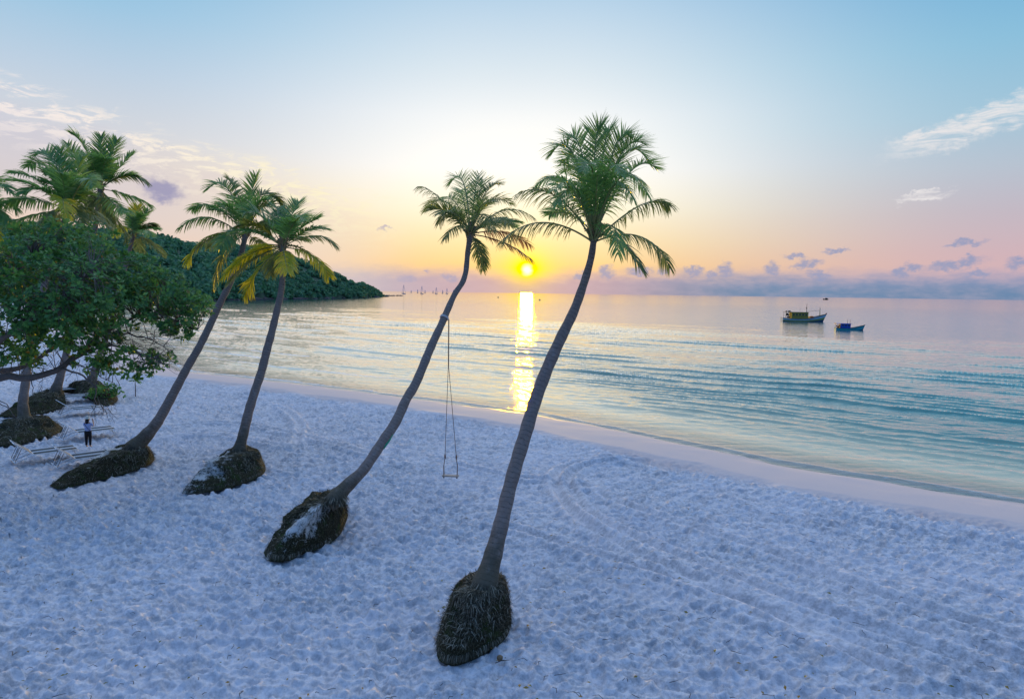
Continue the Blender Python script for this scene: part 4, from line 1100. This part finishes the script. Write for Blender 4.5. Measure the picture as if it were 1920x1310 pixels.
def leaf_bush(name, loc, label, cat, n, rad, size, seed, parts_stem=True):
    rgb = np.random.default_rng(seed)
    root = thing(name, loc, label, cat)
    q2 = []; st_b = MB()
    for i in range(n):
        d = rgb.normal(size=3); d[2] = abs(d[2]); d /= np.linalg.norm(d)
        c = np.array(loc) + d * np.array(rad) * rgb.uniform(.5, 1.05)
        for k in range(5):
            dd = rgb.normal(size=3); dd[2] -= .2; dd /= np.linalg.norm(dd)
            s_ = np.cross(dd, rgb.normal(size=3)); s_ /= np.linalg.norm(s_)
            L = size * rgb.uniform(.7, 1.3)
            q2 += [c, c + dd * L * .5 + s_ * L * .25, c + dd * L, c + dd * L * .5 - s_ * L * .25]
        if parts_stem and i % 4 == 0:
            st_b.tube([Vector(loc) + Vector((0, 0, -.05)), Vector(loc).lerp(Vector(c), .6) + Vector((0, 0, .1)), Vector(c)], [.02, .015, .006], 4)
    mesh_obj("foliage", q2, [tuple(range(4 * i, 4 * i + 4)) for i in range(len(q2) // 4)], M["leaf"], root, False, None, loc)
    if parts_stem: st_b.build("stem", M["bark"], root, True, loc)
    return root
bp = gnd(193, 752, 0.0)
leaf_bush("shrub", (bp.x, bp.y + 0.4, 0.3), "low green leafy shrub growing on a palm root mound behind the loungers", "shrub", 90, (1.3, .9, 1.05), .26, 3)
sp_ = gnd(254, 741, 0.0)
sap = thing("sapling", sp_, "thin single-stemmed sapling with a drooping leaf tuft alone on the open sand", "sapling")
q = MB(); q.tube([sp_ + Vector((0, 0, -.1)), sp_ + Vector((.02, 0, .7)), sp_ + Vector((0, 0, 1.35))], [.035, .03, .02], 6)
q.build("stem", M["bark"], sap, True, sp_)
lv, lf = [], []
for k in range(26):
    an = k * 2.4; d = np.array([math.cos(an) * .9, math.sin(an) * .6, rl.uniform(-.5, .5)]); d /= np.linalg.norm(d)
    leaf_quad(np.array(sp_) + np.array([0, 0, 1.25]) + d * rl.uniform(0.02, .3), d, np.array([0, 0, 1.0]), rl.uniform(.28, .45), .2)
mesh_obj("foliage", lv, lf, M["leaf"], sap, False, None, sp_)

# ------------------------------------------------------------------ sun loungers (built once, copied)
def make_lounger():
    root = thing("sun_lounger", (0, 0, 0), "", "sun lounger", "sun loungers in pairs under the trees")
    BL, Wd, hz = 1.95, 0.60, 0.34
    f = MB()
    hw = Wd / 2
    for s_ in (-1, 1):
        f.tube([(BL, s_ * hw, hz), (0.05, s_ * hw, hz), (-0.12, s_ * hw, hz - .05), (-0.80, s_ * hw, 0.03)], 0.024, 6)
        f.tube([(BL - .12, s_ * hw, hz), (BL - .02, s_ * hw, 0.0)], 0.022, 6)
    f.tube([(BL, -hw, hz), (BL, hw, hz)], 0.024, 6); f.tube([(-0.80, -hw, .03), (-0.80, hw, .03)], 0.028, 6)
    f.tube([(BL - .03, -hw, .05), (BL - .03, hw, .05)], 0.02, 6); f.tube([(0.0, -hw, hz), (0.0, hw, hz)], 0.022, 6)
    f.build("frame", M["white_metal"], root, True)
    s1 = MB()
    n = 8; vs = []
    for i in range(n + 1):
        x = 0.04 + (BL - .08) * i / n
        for k in range(5):
            y = -hw + .03 + (Wd - .06) * k / 4
            vs.append((x, y, hz + .006 - .025 * math.sin(math.pi * k / 4) * math.sin(math.pi * i / n)))
    s1.add(vs, [(i * 5 + k, (i + 1) * 5 + k, (i + 1) * 5 + k + 1, i * 5 + k + 1) for i in range(n) for k in range(4)])
    o = s1.build("seat_sling", M["sling"], root, True)
    so = o.modifiers.new("thick", "SOLIDIFY"); so.thickness = 0.008
    ang = R(38); bl = 1.0
    bx_, bz_ = -math.cos(ang) * bl, math.sin(ang) * bl
    bf = MB()
    for s_ in (-1, 1):
        bf.tube([(-0.01, s_ * (hw - .03), hz + .02), (bx_, s_ * (hw - .03), hz + .02 + bz_)], 0.020, 6)
    bf.tube([(bx_, -hw + .03, hz + .02 + bz_), (bx_, hw - .03, hz + .02 + bz_)], 0.020, 6)
    bfo = bf.build("backrest_frame", M["white_metal"], root, True)
    b = MB(); vs = []
    for i in range(5):
        for k in range(4):
            f_ = .03 + .94 * i / 4; y = -hw + .05 + (Wd - .10) * k / 3
            vs.append((bx_ * f_, y, hz + .02 + bz_ * f_ - .02 * math.sin(math.pi * k / 3)))
    b.add(vs, [(i * 4 + k, (i + 1) * 4 + k, (i + 1) * 4 + k + 1, i * 4 + k + 1) for i in range(4) for k in range(3)])
    o = b.build("backrest_sling", M["sling"], root, True)
    so = o.modifiers.new("thick", "SOLIDIFY"); so.thickness = 0.008
    for s_ in (-1, 1):
        p = MB(); p.tube([(bx_ * .62, s_ * (hw - .06), hz + bz_ * .62), (-0.78, s_ * (hw - .06), 0.06)], 0.013, 6)
        p.build("prop", M["dark_wood"], root, True)
    return root
proto = make_lounger()
def copy_tree(o, parent=None):
    c = o.copy(); COL.objects.link(c)
    if parent is not None: c.parent = parent
    for ch in list(o.children):
        copy_tree(ch, c)
    return c
PAIRS = [  # hinge px, foot px of the pair's middle (bed height); what it stands by
    ((137, 856), (205, 842), "of the pair touching the long root mound"),
    ((59, 847.5), (133, 833), "of the left pair behind the nearest pair"),
    ((143, 808), (207, 799), "in the pair where the person stands"),
    ((134, 766), (190, 762), "in the pair just beyond the person"),
    ((116, 743), (164, 742), "of the pair between the rear root mounds"),
    ((92, 730), (140, 728), "of the farthest pair behind the grey trunks")]
first = True
for (h, ft, where) in PAIRS:
    a, b = gnd(*h, z=0.36), gnd(*ft, z=0.36)
    a.z = b.z = 0.0
    axd = (b - a).normalized(); pr = Vector((-axd.y, axd.x, 0))
    axd = Vector((1, 0.95, 0)).normalized(); pr = Vector((-axd.y, axd.x, 0))
    sc_ = 0.97
    for sd_, nm in ((1, "rear"), (-1, "front")):
        o = proto if first else copy_tree(proto)
        first = False
        o.location = a + pr * (sd_ * 0.37 * sc_) + Vector((0, 0, 0.02))
        o.rotation_euler = (0, 0, math.atan2(axd.y, axd.x)); o.scale = (sc_, sc_, sc_)
        o["label"] = ("white framed lounger, the %s one " % ("farther" if sd_ > 0 else "nearer")) + where

# ------------------------------------------------------------------ the person
fp = gnd(166, 838, 0.02)
per = thing("person", fp, "person seen from behind in blue striped top, black trousers and pale hat, arms raised", "person")
sF = 1.62 / 1.62
def skin_mesh(name, verts, edges, radii, mat, root_i=0, lvl=2):
    me = bpy.data.meshes.new(name); me.from_pydata([tuple(v) for v in verts], edges, [])
    o = bpy.data.objects.new(name, me); COL.objects.link(o)
    md = o.modifiers.new("skin", "SKIN")
    for i, r_ in enumerate(radii):
        sv = me.skin_vertices[0].data[i]
        sv.radius = r_ if isinstance(r_, tuple) else (r_, r_); sv.use_root = (i == root_i)
    sb = o.modifiers.new("sub", "SUBSURF"); sb.levels = lvl; sb.render_levels = lvl
    dg = CC.evaluated_depsgraph_get()
    m2 = bpy.data.meshes.new_from_object(o.evaluated_get(dg))
    bpy.data.objects.remove(o)
    m2.materials.clear(); m2.materials.append(mat)
    m2.polygons.foreach_set("use_smooth", np.ones(len(m2.polygons), dtype=bool))
    r = bpy.data.objects.new(name, m2); COL.objects.link(r); r.parent = per
    return r
# local frame: the person faces +Y (away from the camera)
V_ = [(0, 0, .88), (0, .01, 1.05), (0, 0, 1.22), (0, -.01, 1.34), (0, 0, 1.42), (0, .02, 1.50), (0, .02, 1.60)]
E_ = [(0, 1), (1, 2), (2, 3), (3, 4), (4, 5), (5, 6)]
Rd = [(.14, .10), (.12, .09), (.14, .10), (.12, .09), (.05, .05), (.07, .08), (.07, .085)]
def chain(start, pts, rs):
    prev = start
    for p, r_ in zip(pts, rs):
        V_.append(p); Rd.append(r_); E_.append((prev, len(V_) - 1)); prev = len(V_) - 1
    return prev
for s_ in (-1, 1):
    chain(0, [(s_ * .09, 0, .80), (s_ * .10, .01, .46), (s_ * .10, -.01, .09), (s_ * .105, .05, .035), (s_ * .11, .14, .03)], [.09, .06, .042, .04, .03])
    hnd = chain(3, [(s_ * .17, 0, 1.33), (s_ * .24, .10, 1.13), (s_ * .15, .27, 1.36), (s_ * .11, .29, 1.43)], [.05, .042, .032, .028])
    for k, (fx, fl) in enumerate(((-.022, .070), (-.008, .082), (.008, .078), (.022, .062))):
        chain(hnd, [(s_ * .10 - fx * s_, .30, 1.46), (s_ * .09 - fx * s_ * 1.1, .30, 1.46 + fl * .6), (s_ * .075 - fx * s_, .285, 1.46 + fl)], [.010, .009, .007])
    chain(hnd, [(s_ * .075, .28, 1.45), (s_ * .05, .275, 1.47)], [.010, .008])
skin_mesh("body", V_, E_, Rd, M["skin"])
V_, E_, Rd = [(0, 0, .90), (0, 0, .98)], [(0, 1)], [(.165, .125), (.16, .12)]
for s_ in (-1, 1):
    chain(0, [(s_ * .095, 0, .78), (s_ * .105, .012, .46), (s_ * .105, -.01, .10)], [.112, .078, .058])
skin_mesh("trousers", V_, E_, Rd, M["black_cloth"])
V_, E_, Rd = [(0, 0, .86), (0, .005, 1.02), (0, 0, 1.20), (0, -.01, 1.33), (0, 0, 1.39)], [(0, 1), (1, 2), (2, 3), (3, 4)], [(.185, .145), (.17, .13), (.18, .13), (.145, .11), (.07, .07)]
for s_ in (-1, 1):
    chain(3, [(s_ * .18, 0, 1.32), (s_ * .235, .08, 1.17)], [.07, .06])
skin_mesh("top", V_, E_, Rd, M["stripes"])
V_, E_, Rd = [(0, -.01, 1.60), (0, -.035, 1.52), (0, -.06, 1.42), (0, -.085, 1.30)], [(0, 1), (1, 2), (2, 3)], [(.095, .095), (.105, .10), (.115, .07), (.07, .04)]
skin_mesh("hair", V_, E_, Rd, M["hair"])
hm = MB(); prof = [(0.0, 1.735), (.05, 1.73), (.085, 1.70), (.10, 1.655), (.105, 1.625), (.17, 1.60), (.175, 1.592), (.10, 1.612)]
NA = 20
hm.add([(r_ * math.cos(2 * math.pi * k / NA), r_ * math.sin(2 * math.pi * k / NA) + .01, z) for r_, z in prof for k in range(NA)],
       [(i * NA + k, (i + 1) * NA + k, (i + 1) * NA + (k + 1) % NA, i * NA + (k + 1) % NA) for i in range(len(prof) - 1) for k in range(NA)])
hm.build("hat", M["straw"], per, True)
fc = MB()   # face features on the far side of the head
for s_ in (-1, 1):
    fc.box((s_ * .032, .105, 1.555), (.022, .012, .012))
fc.box((0, .112, 1.49), (.045, .01, .012))
fc.build("face_features", M["hair"], per, True)
ns_ = MB(); ns_.tube([(0, .10, 1.56), (0, .125, 1.525), (0, .112, 1.51)], [.008, .015, .010], 6); ns_.build("nose", M["skin"], per, True)
stp = MB(); stp.tube([(-.13, -.12, 1.38), (-.03, -.155, 1.22), (.10, -.15, 1.05), (.18, -.09, .95)], .012, 5); stp.build("bag_strap", M["black_cloth"], per, True)
per.scale = (.98, .98, .98)

# ------------------------------------------------------------------ boats
def hull_obj(name, L, B, D0, sheer_bow, sheer_stern, mats, parent, band=None):
    """wooden fishing hull along +X (bow), waterline z = 0"""
    ns, nh = 24, 9
    vs = []; fs = []; mi = []
    for i in range(ns + 1):
        u = i / ns; x = (u - .5) * L
        wd = B / 2 * (0.72 + 0.28 * math.sin(min(1, u / .5) * math.pi / 2)) * (1 if u < .55 else max(0.02, 1 - ((u - .55) / .45) ** 2.1))
        sh = D0 + sheer_bow * max(0, (u - .45) / .55) ** 1.9 + sheer_stern * max(0, (.3 - u) / .3) ** 2
        rake = 0.10 * L * max(0, (u - .8) / .2)
        for s_ in (-1, 1):
            for k in range(nh + 1):
                v = k / nh
                z = -0.7 + (sh + .7) * v
                fl = (0.55 + 0.45 * v ** .6) if u > .6 else (0.75 + .25 * v ** .6)
                vs.append((x + rake * (v - .4), s_ * wd * fl, z))
    row = 2 * (nh + 1)
    for i in range(ns):
        for s_ in (0, 1):
            for k in range(nh):
                a = i * row + s_ * (nh + 1) + k
                f = (a, a + row, a + row + 1, a + 1)
                fs.append(f if s_ == 0 else f[::-1])
                mi.append(0 if k >= 6 else (1 if k >= 4 else 2))
        # deck
    for k in range(nh):
        fs.append((k, k + 1, nh + 1 + k + 1, nh + 1 + k)); mi.append(0)
        e = ns * row
        fs.append((e + k, e + nh + 1 + k, e + nh + 1 + k + 1, e + k + 1)); mi.append(0)
    h = mesh_obj(name, vs, fs, mats, parent, False, mi)
    dv = []; df = []
    for i in range(ns + 1):
        a = vs[i * row + nh]; b = vs[i * row + 2 * nh + 1]
        dv += [(a[0], a[1] * .96, a[2] - .22), (b[0], b[1] * .96, b[2] - .22)]
    df = [(2 * i, 2 * i + 2, 2 * i + 3, 2 * i + 1) for i in range(ns)]
    mesh_obj("deck", dv, df, M["deck"], parent, False)
    rl_ = MB()
    for s_ in (0, 1):
        rl_.tube([Vector(vs[i * row + s_ * (nh + 1) + nh]) for i in range(ns + 1)], 0.07 * L / 16 + .02, 5)
    return rl_
b1 = gnd(1505, 602.5, SEA)
boat = thing("fishing_boat", (b1.x, b1.y, SEA), "large wooden fishing boat with a long ochre cabin and a bow post", "boat", "fishing boats at anchor", R(-4))
L1 = 84 / F_PX * (b1 - CAM).dot(FWD)
rl1 = hull_obj("hull", L1 * .92, 4.4, 1.0, 2.0, .35, [M["wood_hull"], M["hull_olive"], M["dark_hull"]], boat)
rl1.build("gunwale", M["dark_wood"], boat, True)
cb = MB(); cb.box((-1.6, 0, 2.25), (6.2, 2.9, 2.3)); cabin = cb.build("cabin", M["ochre"], boat)
rf = MB(); rf.box((-1.6, 0, 3.46), (6.6, 3.3, .14)); rf.box((-5.7, 0, 3.55), (2.6, 3.2, .10)); rf.build("roof", M["brown_wood"], boat)
for i in range(5):
    wb = MB(); wb.box((-3.9 + i * 1.15, -1.465, 2.6), (.75, .05, .62)); wb.build("window", M["glass"], cabin)
for z in (1.75, 2.05):
    wb = MB(); wb.box((-1.6, -1.47, z), (6.1, .06, .06)); wb.build("wale", M["dark_wood"], cabin)
for x in (-6.7, -5.9, -5.1):
    for y in (-1.35, 1.35):
        pq = MB(); pq.tube([(x, y, .8), (x, y, 3.5)], .06, 6); pq.build("post", M["dark_wood"], boat)
gb = MB()
for x, y, z, s_ in ((-6.4, -.6, 3.8, .6), (-5.9, .5, 3.75, .5), (-5.2, -.3, 3.85, .7), (-6.2, -.9, 2.9, .7), (-5.5, .6, 2.4, .9), (-5.6, -.8, 1.6, .9)):
    gb.box((x, y, z), (s_, s_ * .8, s_ * .6), 0, Matrix.Rotation(x * 3, 3, "Z"))
gb.build("stowed_gear", M["dark_wood"], boat)
q = MB(); q.tube([(1.3, 0, 3.4), (1.25, 0, 5.4), (1.3, 0, 6.9)], [.11, .08, .04], 8); q.box((1.25, 0, 5.1), (.28, .28, .5)); q.build("mast", M["dark_wood"], boat)
q = MB(); q.tube([(-1.2, 0, 3.5), (-1.2, 0, 5.0)], .035, 6); q.build("antenna", M["dark_wood"], boat)
q = MB(); q.tube([(6.25, 0, 1.2), (6.2, 0, 4.6)], [.16, .11], 8); q.tube([(6.2, 0, 4.6), (6.2, 0, 5.6)], [.09, .05], 8, 1); q.build("bow_post", [M["ochre"], M["dark_wood"]], boat, True)
q = MB(); q.tube([(1.3, 0, 3.75), (6.2, 0, 4.3)], .05, 6); q.build("boom", M["brown_wood"], boat)
q = MB(); q.box((3.0, 0, 1.65), (1.6, 1.5, .5)); q.box((3.3, .2, 2.0), (.9, 1.0, .22)); q.build("hatch", M["orange"], boat)
q = MB(); q.tube([(L1 * .485, 0, 2.7), (L1 * .51, 0, 3.35)], [.22, .12], 6); q.build("stem_head", M["red_paint"], boat)

b2 = gnd(1592, 618.5, SEA)
boat2 = thing("fishing_boat", (b2.x, b2.y, SEA), "small teal fishing boat with a bright blue cabin and red trim", "boat", "fishing boats at anchor", R(-6))
L2 = 56 / F_PX * (b2 - CAM).dot(FWD)
rl2 = hull_obj("hull", L2 * .90, 2.4, .5, 1.05, .1, [M["teal_paint"], M["teal_paint"], M["dark_hull"]], boat2)
rl2.build("gunwale", M["dark_wood"], boat2, True)
cb = MB(); cb.box((-1.3, 0, 1.15), (2.8, 1.7, 1.25)); cabin2 = cb.build("cabin", M["blue_paint"], boat2)
rf = MB(); rf.box((-1.75, 0, 1.82), (4.1, 2.0, .09)); rf.build("roof", M["blue_paint"], boat2)
rf = MB(); rf.box((-3.85, 0, 1.82), (.12, 2.04, .16)); rf.build("roof_trim", M["red_paint"], boat2)
for i in range(3):
    wb = MB(); wb.box((-2.1 + i * .85, -.865, 1.35), (.5, .04, .36)); wb.build("window", M["glass"], cabin2)
for y in (-.8, .8):
    q = MB(); q.tube([(-3.6, y, .4), (-3.6, y, 1.8)], .04, 6); q.build("post", M["red_paint"], boat2)
q = MB()
for x, y, z in ((-3.2, -.5, .85), (-3.0, .3, .8), (-3.4, .1, 1.1), (-2.95, -.4, 1.2)):
    q.tube([(x, y, z - .2), (x, y, z + .2)], [.26, .22], 8)
q.build("floats", M["orange"], boat2, True)
for x, h in ((-.55, 3.2), (.15, 3.0)):
    q = MB(); q.tube([(x, 0, 1.8), (x + .05, 0, h)], [.06, .03], 6); q.build("mast", M["dark_wood"], boat2)
q = MB(); q.tube([(L2 * .47, 0, 1.25), (L2 * .505, 0, 1.65)], [.10, .06], 6); q.build("stem_head", M["dark_wood"], boat2)

b3 = gnd(1548, 562.0, SEA)
boat3 = thing("fishing_boat", (b3.x, b3.y, SEA), "tiny dark boat far out close to the horizon above the fishing boats", "boat", None, 0)
L3 = 10 / F_PX * (b3 - CAM).dot(FWD)
h3_ = MB()
vs = []
for i in range(9):
    u = i / 8; wd = .16 * L3 * (1 - abs(2 * u - 1) ** 3) + .01; sh = L3 * (.14 + .10 * (2 * u - 1) ** 2)
    vs += [((u - .5) * L3, -wd, -1), ((u - .5) * L3, -wd, sh), ((u - .5) * L3, wd, sh), ((u - .5) * L3, wd, -1)]
h3_.add(vs, [(4 * i + k, 4 * i + 4 + k, 4 * i + 5 + k, 4 * i + 1 + k) for i in range(8) for k in range(3)])
h3_.build("hull", M["dark_wood"], boat3)
h3_ = MB(); h3_.box((L3 * .12, 0, L3 * .24), (L3 * .34, L3 * .2, L3 * .2)); h3_.build("cabin", M["dark_wood"], boat3)

def buoy(px, py, rad, label):
    p = gnd(px, py, SEA)
    root = thing("mooring_buoy", p, label, "buoy")
    b = MB(); b.tube([(0, 0, -.5 * rad), (0, 0, .1 * rad), (0, 0, .7 * rad), (0, 0, 1.1 * rad)], [.7 * rad, rad, .8 * rad, .25 * rad], 12)
    b.build("float", M["dark_hull"], root, True)
    b = MB(); b.tube([(0, 0, 1.0 * rad), (0, 0, 1.7 * rad)], .12 * rad, 6); b.build("stem", M["dark_wood"], root, True)
buoy(934, 558, 1.5, "tiny dark buoy on the water left of the sun's reflection")
buoy(1012, 563, 1.3, "tiny dark buoy on the water right of the sun's reflection")

def sailboat(px, mast_px, D, label, group=None):
    p = at(px, 547.5, D); p.z = SEA
    root = thing("sailing_yacht", p, label, "sailboat", "yachts anchored off the headland")
    H = mast_px / F_PX * D
    Lh = H * .42
    h = MB(); vs = []
    for i in range(9):
        u = i / 8; wd = Lh * .13 * (math.sin(math.pi * min(1, u * .62 + .18)) ** .8) * (1 if u < .85 else (1 - u) / .15 + .03)
        vs += [((u - .5) * Lh, -wd * .6, -1), ((u - .5) * Lh, -wd, Lh * (.10 + .05 * u)), ((u - .5) * Lh, wd, Lh * (.10 + .05 * u)), ((u - .5) * Lh, wd * .6, -1)]
    h.add(vs, [(4 * i + k, 4 * i + 4 + k, 4 * i + 5 + k, 4 * i + 1 + k) for i in range(8) for k in range(3)])
    h.build("hull", M["mast"], root)
    q = MB(); q.tube([(0, 0, 0), (0, 0, H)], [D * .00028, D * .0002], 6); q.box((0, 0, H * .68), (H * .12, D * .0003, D * .0003)); q.build("mast", M["mast"], root)
    q = MB(); q.tube([(0, 0, H * .16), (-Lh * .4, 0, H * .15)], D * .0004, 6); q.build("boom", M["mast"], root)
    q = MB(); q.tube([(0, 0, H * .97), (Lh * .5, 0, Lh * .14)], D * .00014, 4); q.tube([(0, 0, H * .97), (-Lh * .48, 0, Lh * .12)], D * .00014, 4); q.build("stays", M["mast"], root)
    q = MB(); q.box((0, 0, Lh * .17), (Lh * .4, Lh * .14, Lh * .07)); q.build("cabin", M["grey_hull"], root)
for px, mh, D, lb in [(757, 21, 2300, "tallest-masted yacht anchored on the horizon just off the headland's tip"), (791, 18, 2600, "yacht on the horizon, second tall mast from the headland's tip"), (818, 15, 2900, "yacht on the horizon, third tall mast from the headland's tip"),
                      (838, 13, 3200, "yacht on the horizon, nearest tall mast left of the swing palm's trunk"), (830, 8, 3900, "small yacht on the horizon between the third and fourth tall masts"), (783, 8, 4200, "small yacht on the horizon just left of the second tall mast"),
                      (771, 6, 4600, "small yacht on the horizon just right of the tallest mast"), (812, 6, 4600, "tiny yacht on the horizon just left of the third tall mast"), (797, 7, 4400, "tiny yacht on the horizon just right of the second tall mast"), (850, 9, 3600, "yacht on the horizon touching the left edge of the swing palm's trunk")]:
    sailboat(px, mh * 0.85, D, lb)

# ------------------------------------------------------------------ litter on the sand
lv, lf = [], []
ltw = MB()
for i in range(420):
    px, py = rl.uniform(0, 1920), 1310 - 420 * rl.random() ** 1.2
    if py < 1000 and px > 1000 and py < 800 + (px - 1000) * .3: continue
    p = gnd(px, py, 0.03)
    if shore_s(np.array([p.x]), np.array([p.y]))[0] < 7: continue
    k = rl.random()
    if k < .55:
        d = np.append(rl.normal(size=2), .15); d /= np.linalg.norm(d)
        L = rl.uniform(.06, .15)
        leaf_quad(np.array(p), d, np.array([rl.normal() * .3, rl.normal() * .3, 1.0]), L, L * .5)
    else:
        a = rl.uniform(0, 6.28); l = rl.uniform(.08, .30)
        ltw.tube([p, p + Vector((math.cos(a) * l * .5, math.sin(a) * l * .5, .03)), p + Vector((math.cos(a + .4) * l, math.sin(a + .4) * l, .0))], [.008, .007, .004], 4)
b0 = len(ltw.v)
ltw.v += [tuple(v) for v in lv]; ltw.f += [tuple(i + b0 for i in f) for f in lf]; ltw.mi += [1] * len(lf)
lit = ltw.build("litter", [M["dark_wood"], M["leaf_old"]]); tag(lit, "scattered dry leaves and twigs on the near sand", "litter", kind="stuff")
cp = gnd(936, 1236, 0.0)
cn = thing("coconut_husk", cp, "small round coconut husk lying on the sand in front of the nearest root bulb", "coconut")
q = MB(); q.tube([(0, 0, -.02), (.01, 0, .03), (.02, 0, .08), (.02, 0, .115)], [.04, .075, .07, .02], 10); q.build("husk", M["brown_wood"], cn, True)
tw_ = thing("fallen_twig", cp + Vector((.05, -.12, 0)), "thin dark bent twig lying beside the coconut husk", "twig")
q = MB(); q.tube([(-.14, -.06, .02), (0, .02, .035), (.18, .08, .02)], [.010, .012, .006], 5); q.tube([(.02, .02, .035), (.08, .10, .03)], [.007, .004], 4); q.build("stick", M["dark_wood"], tw_, True)
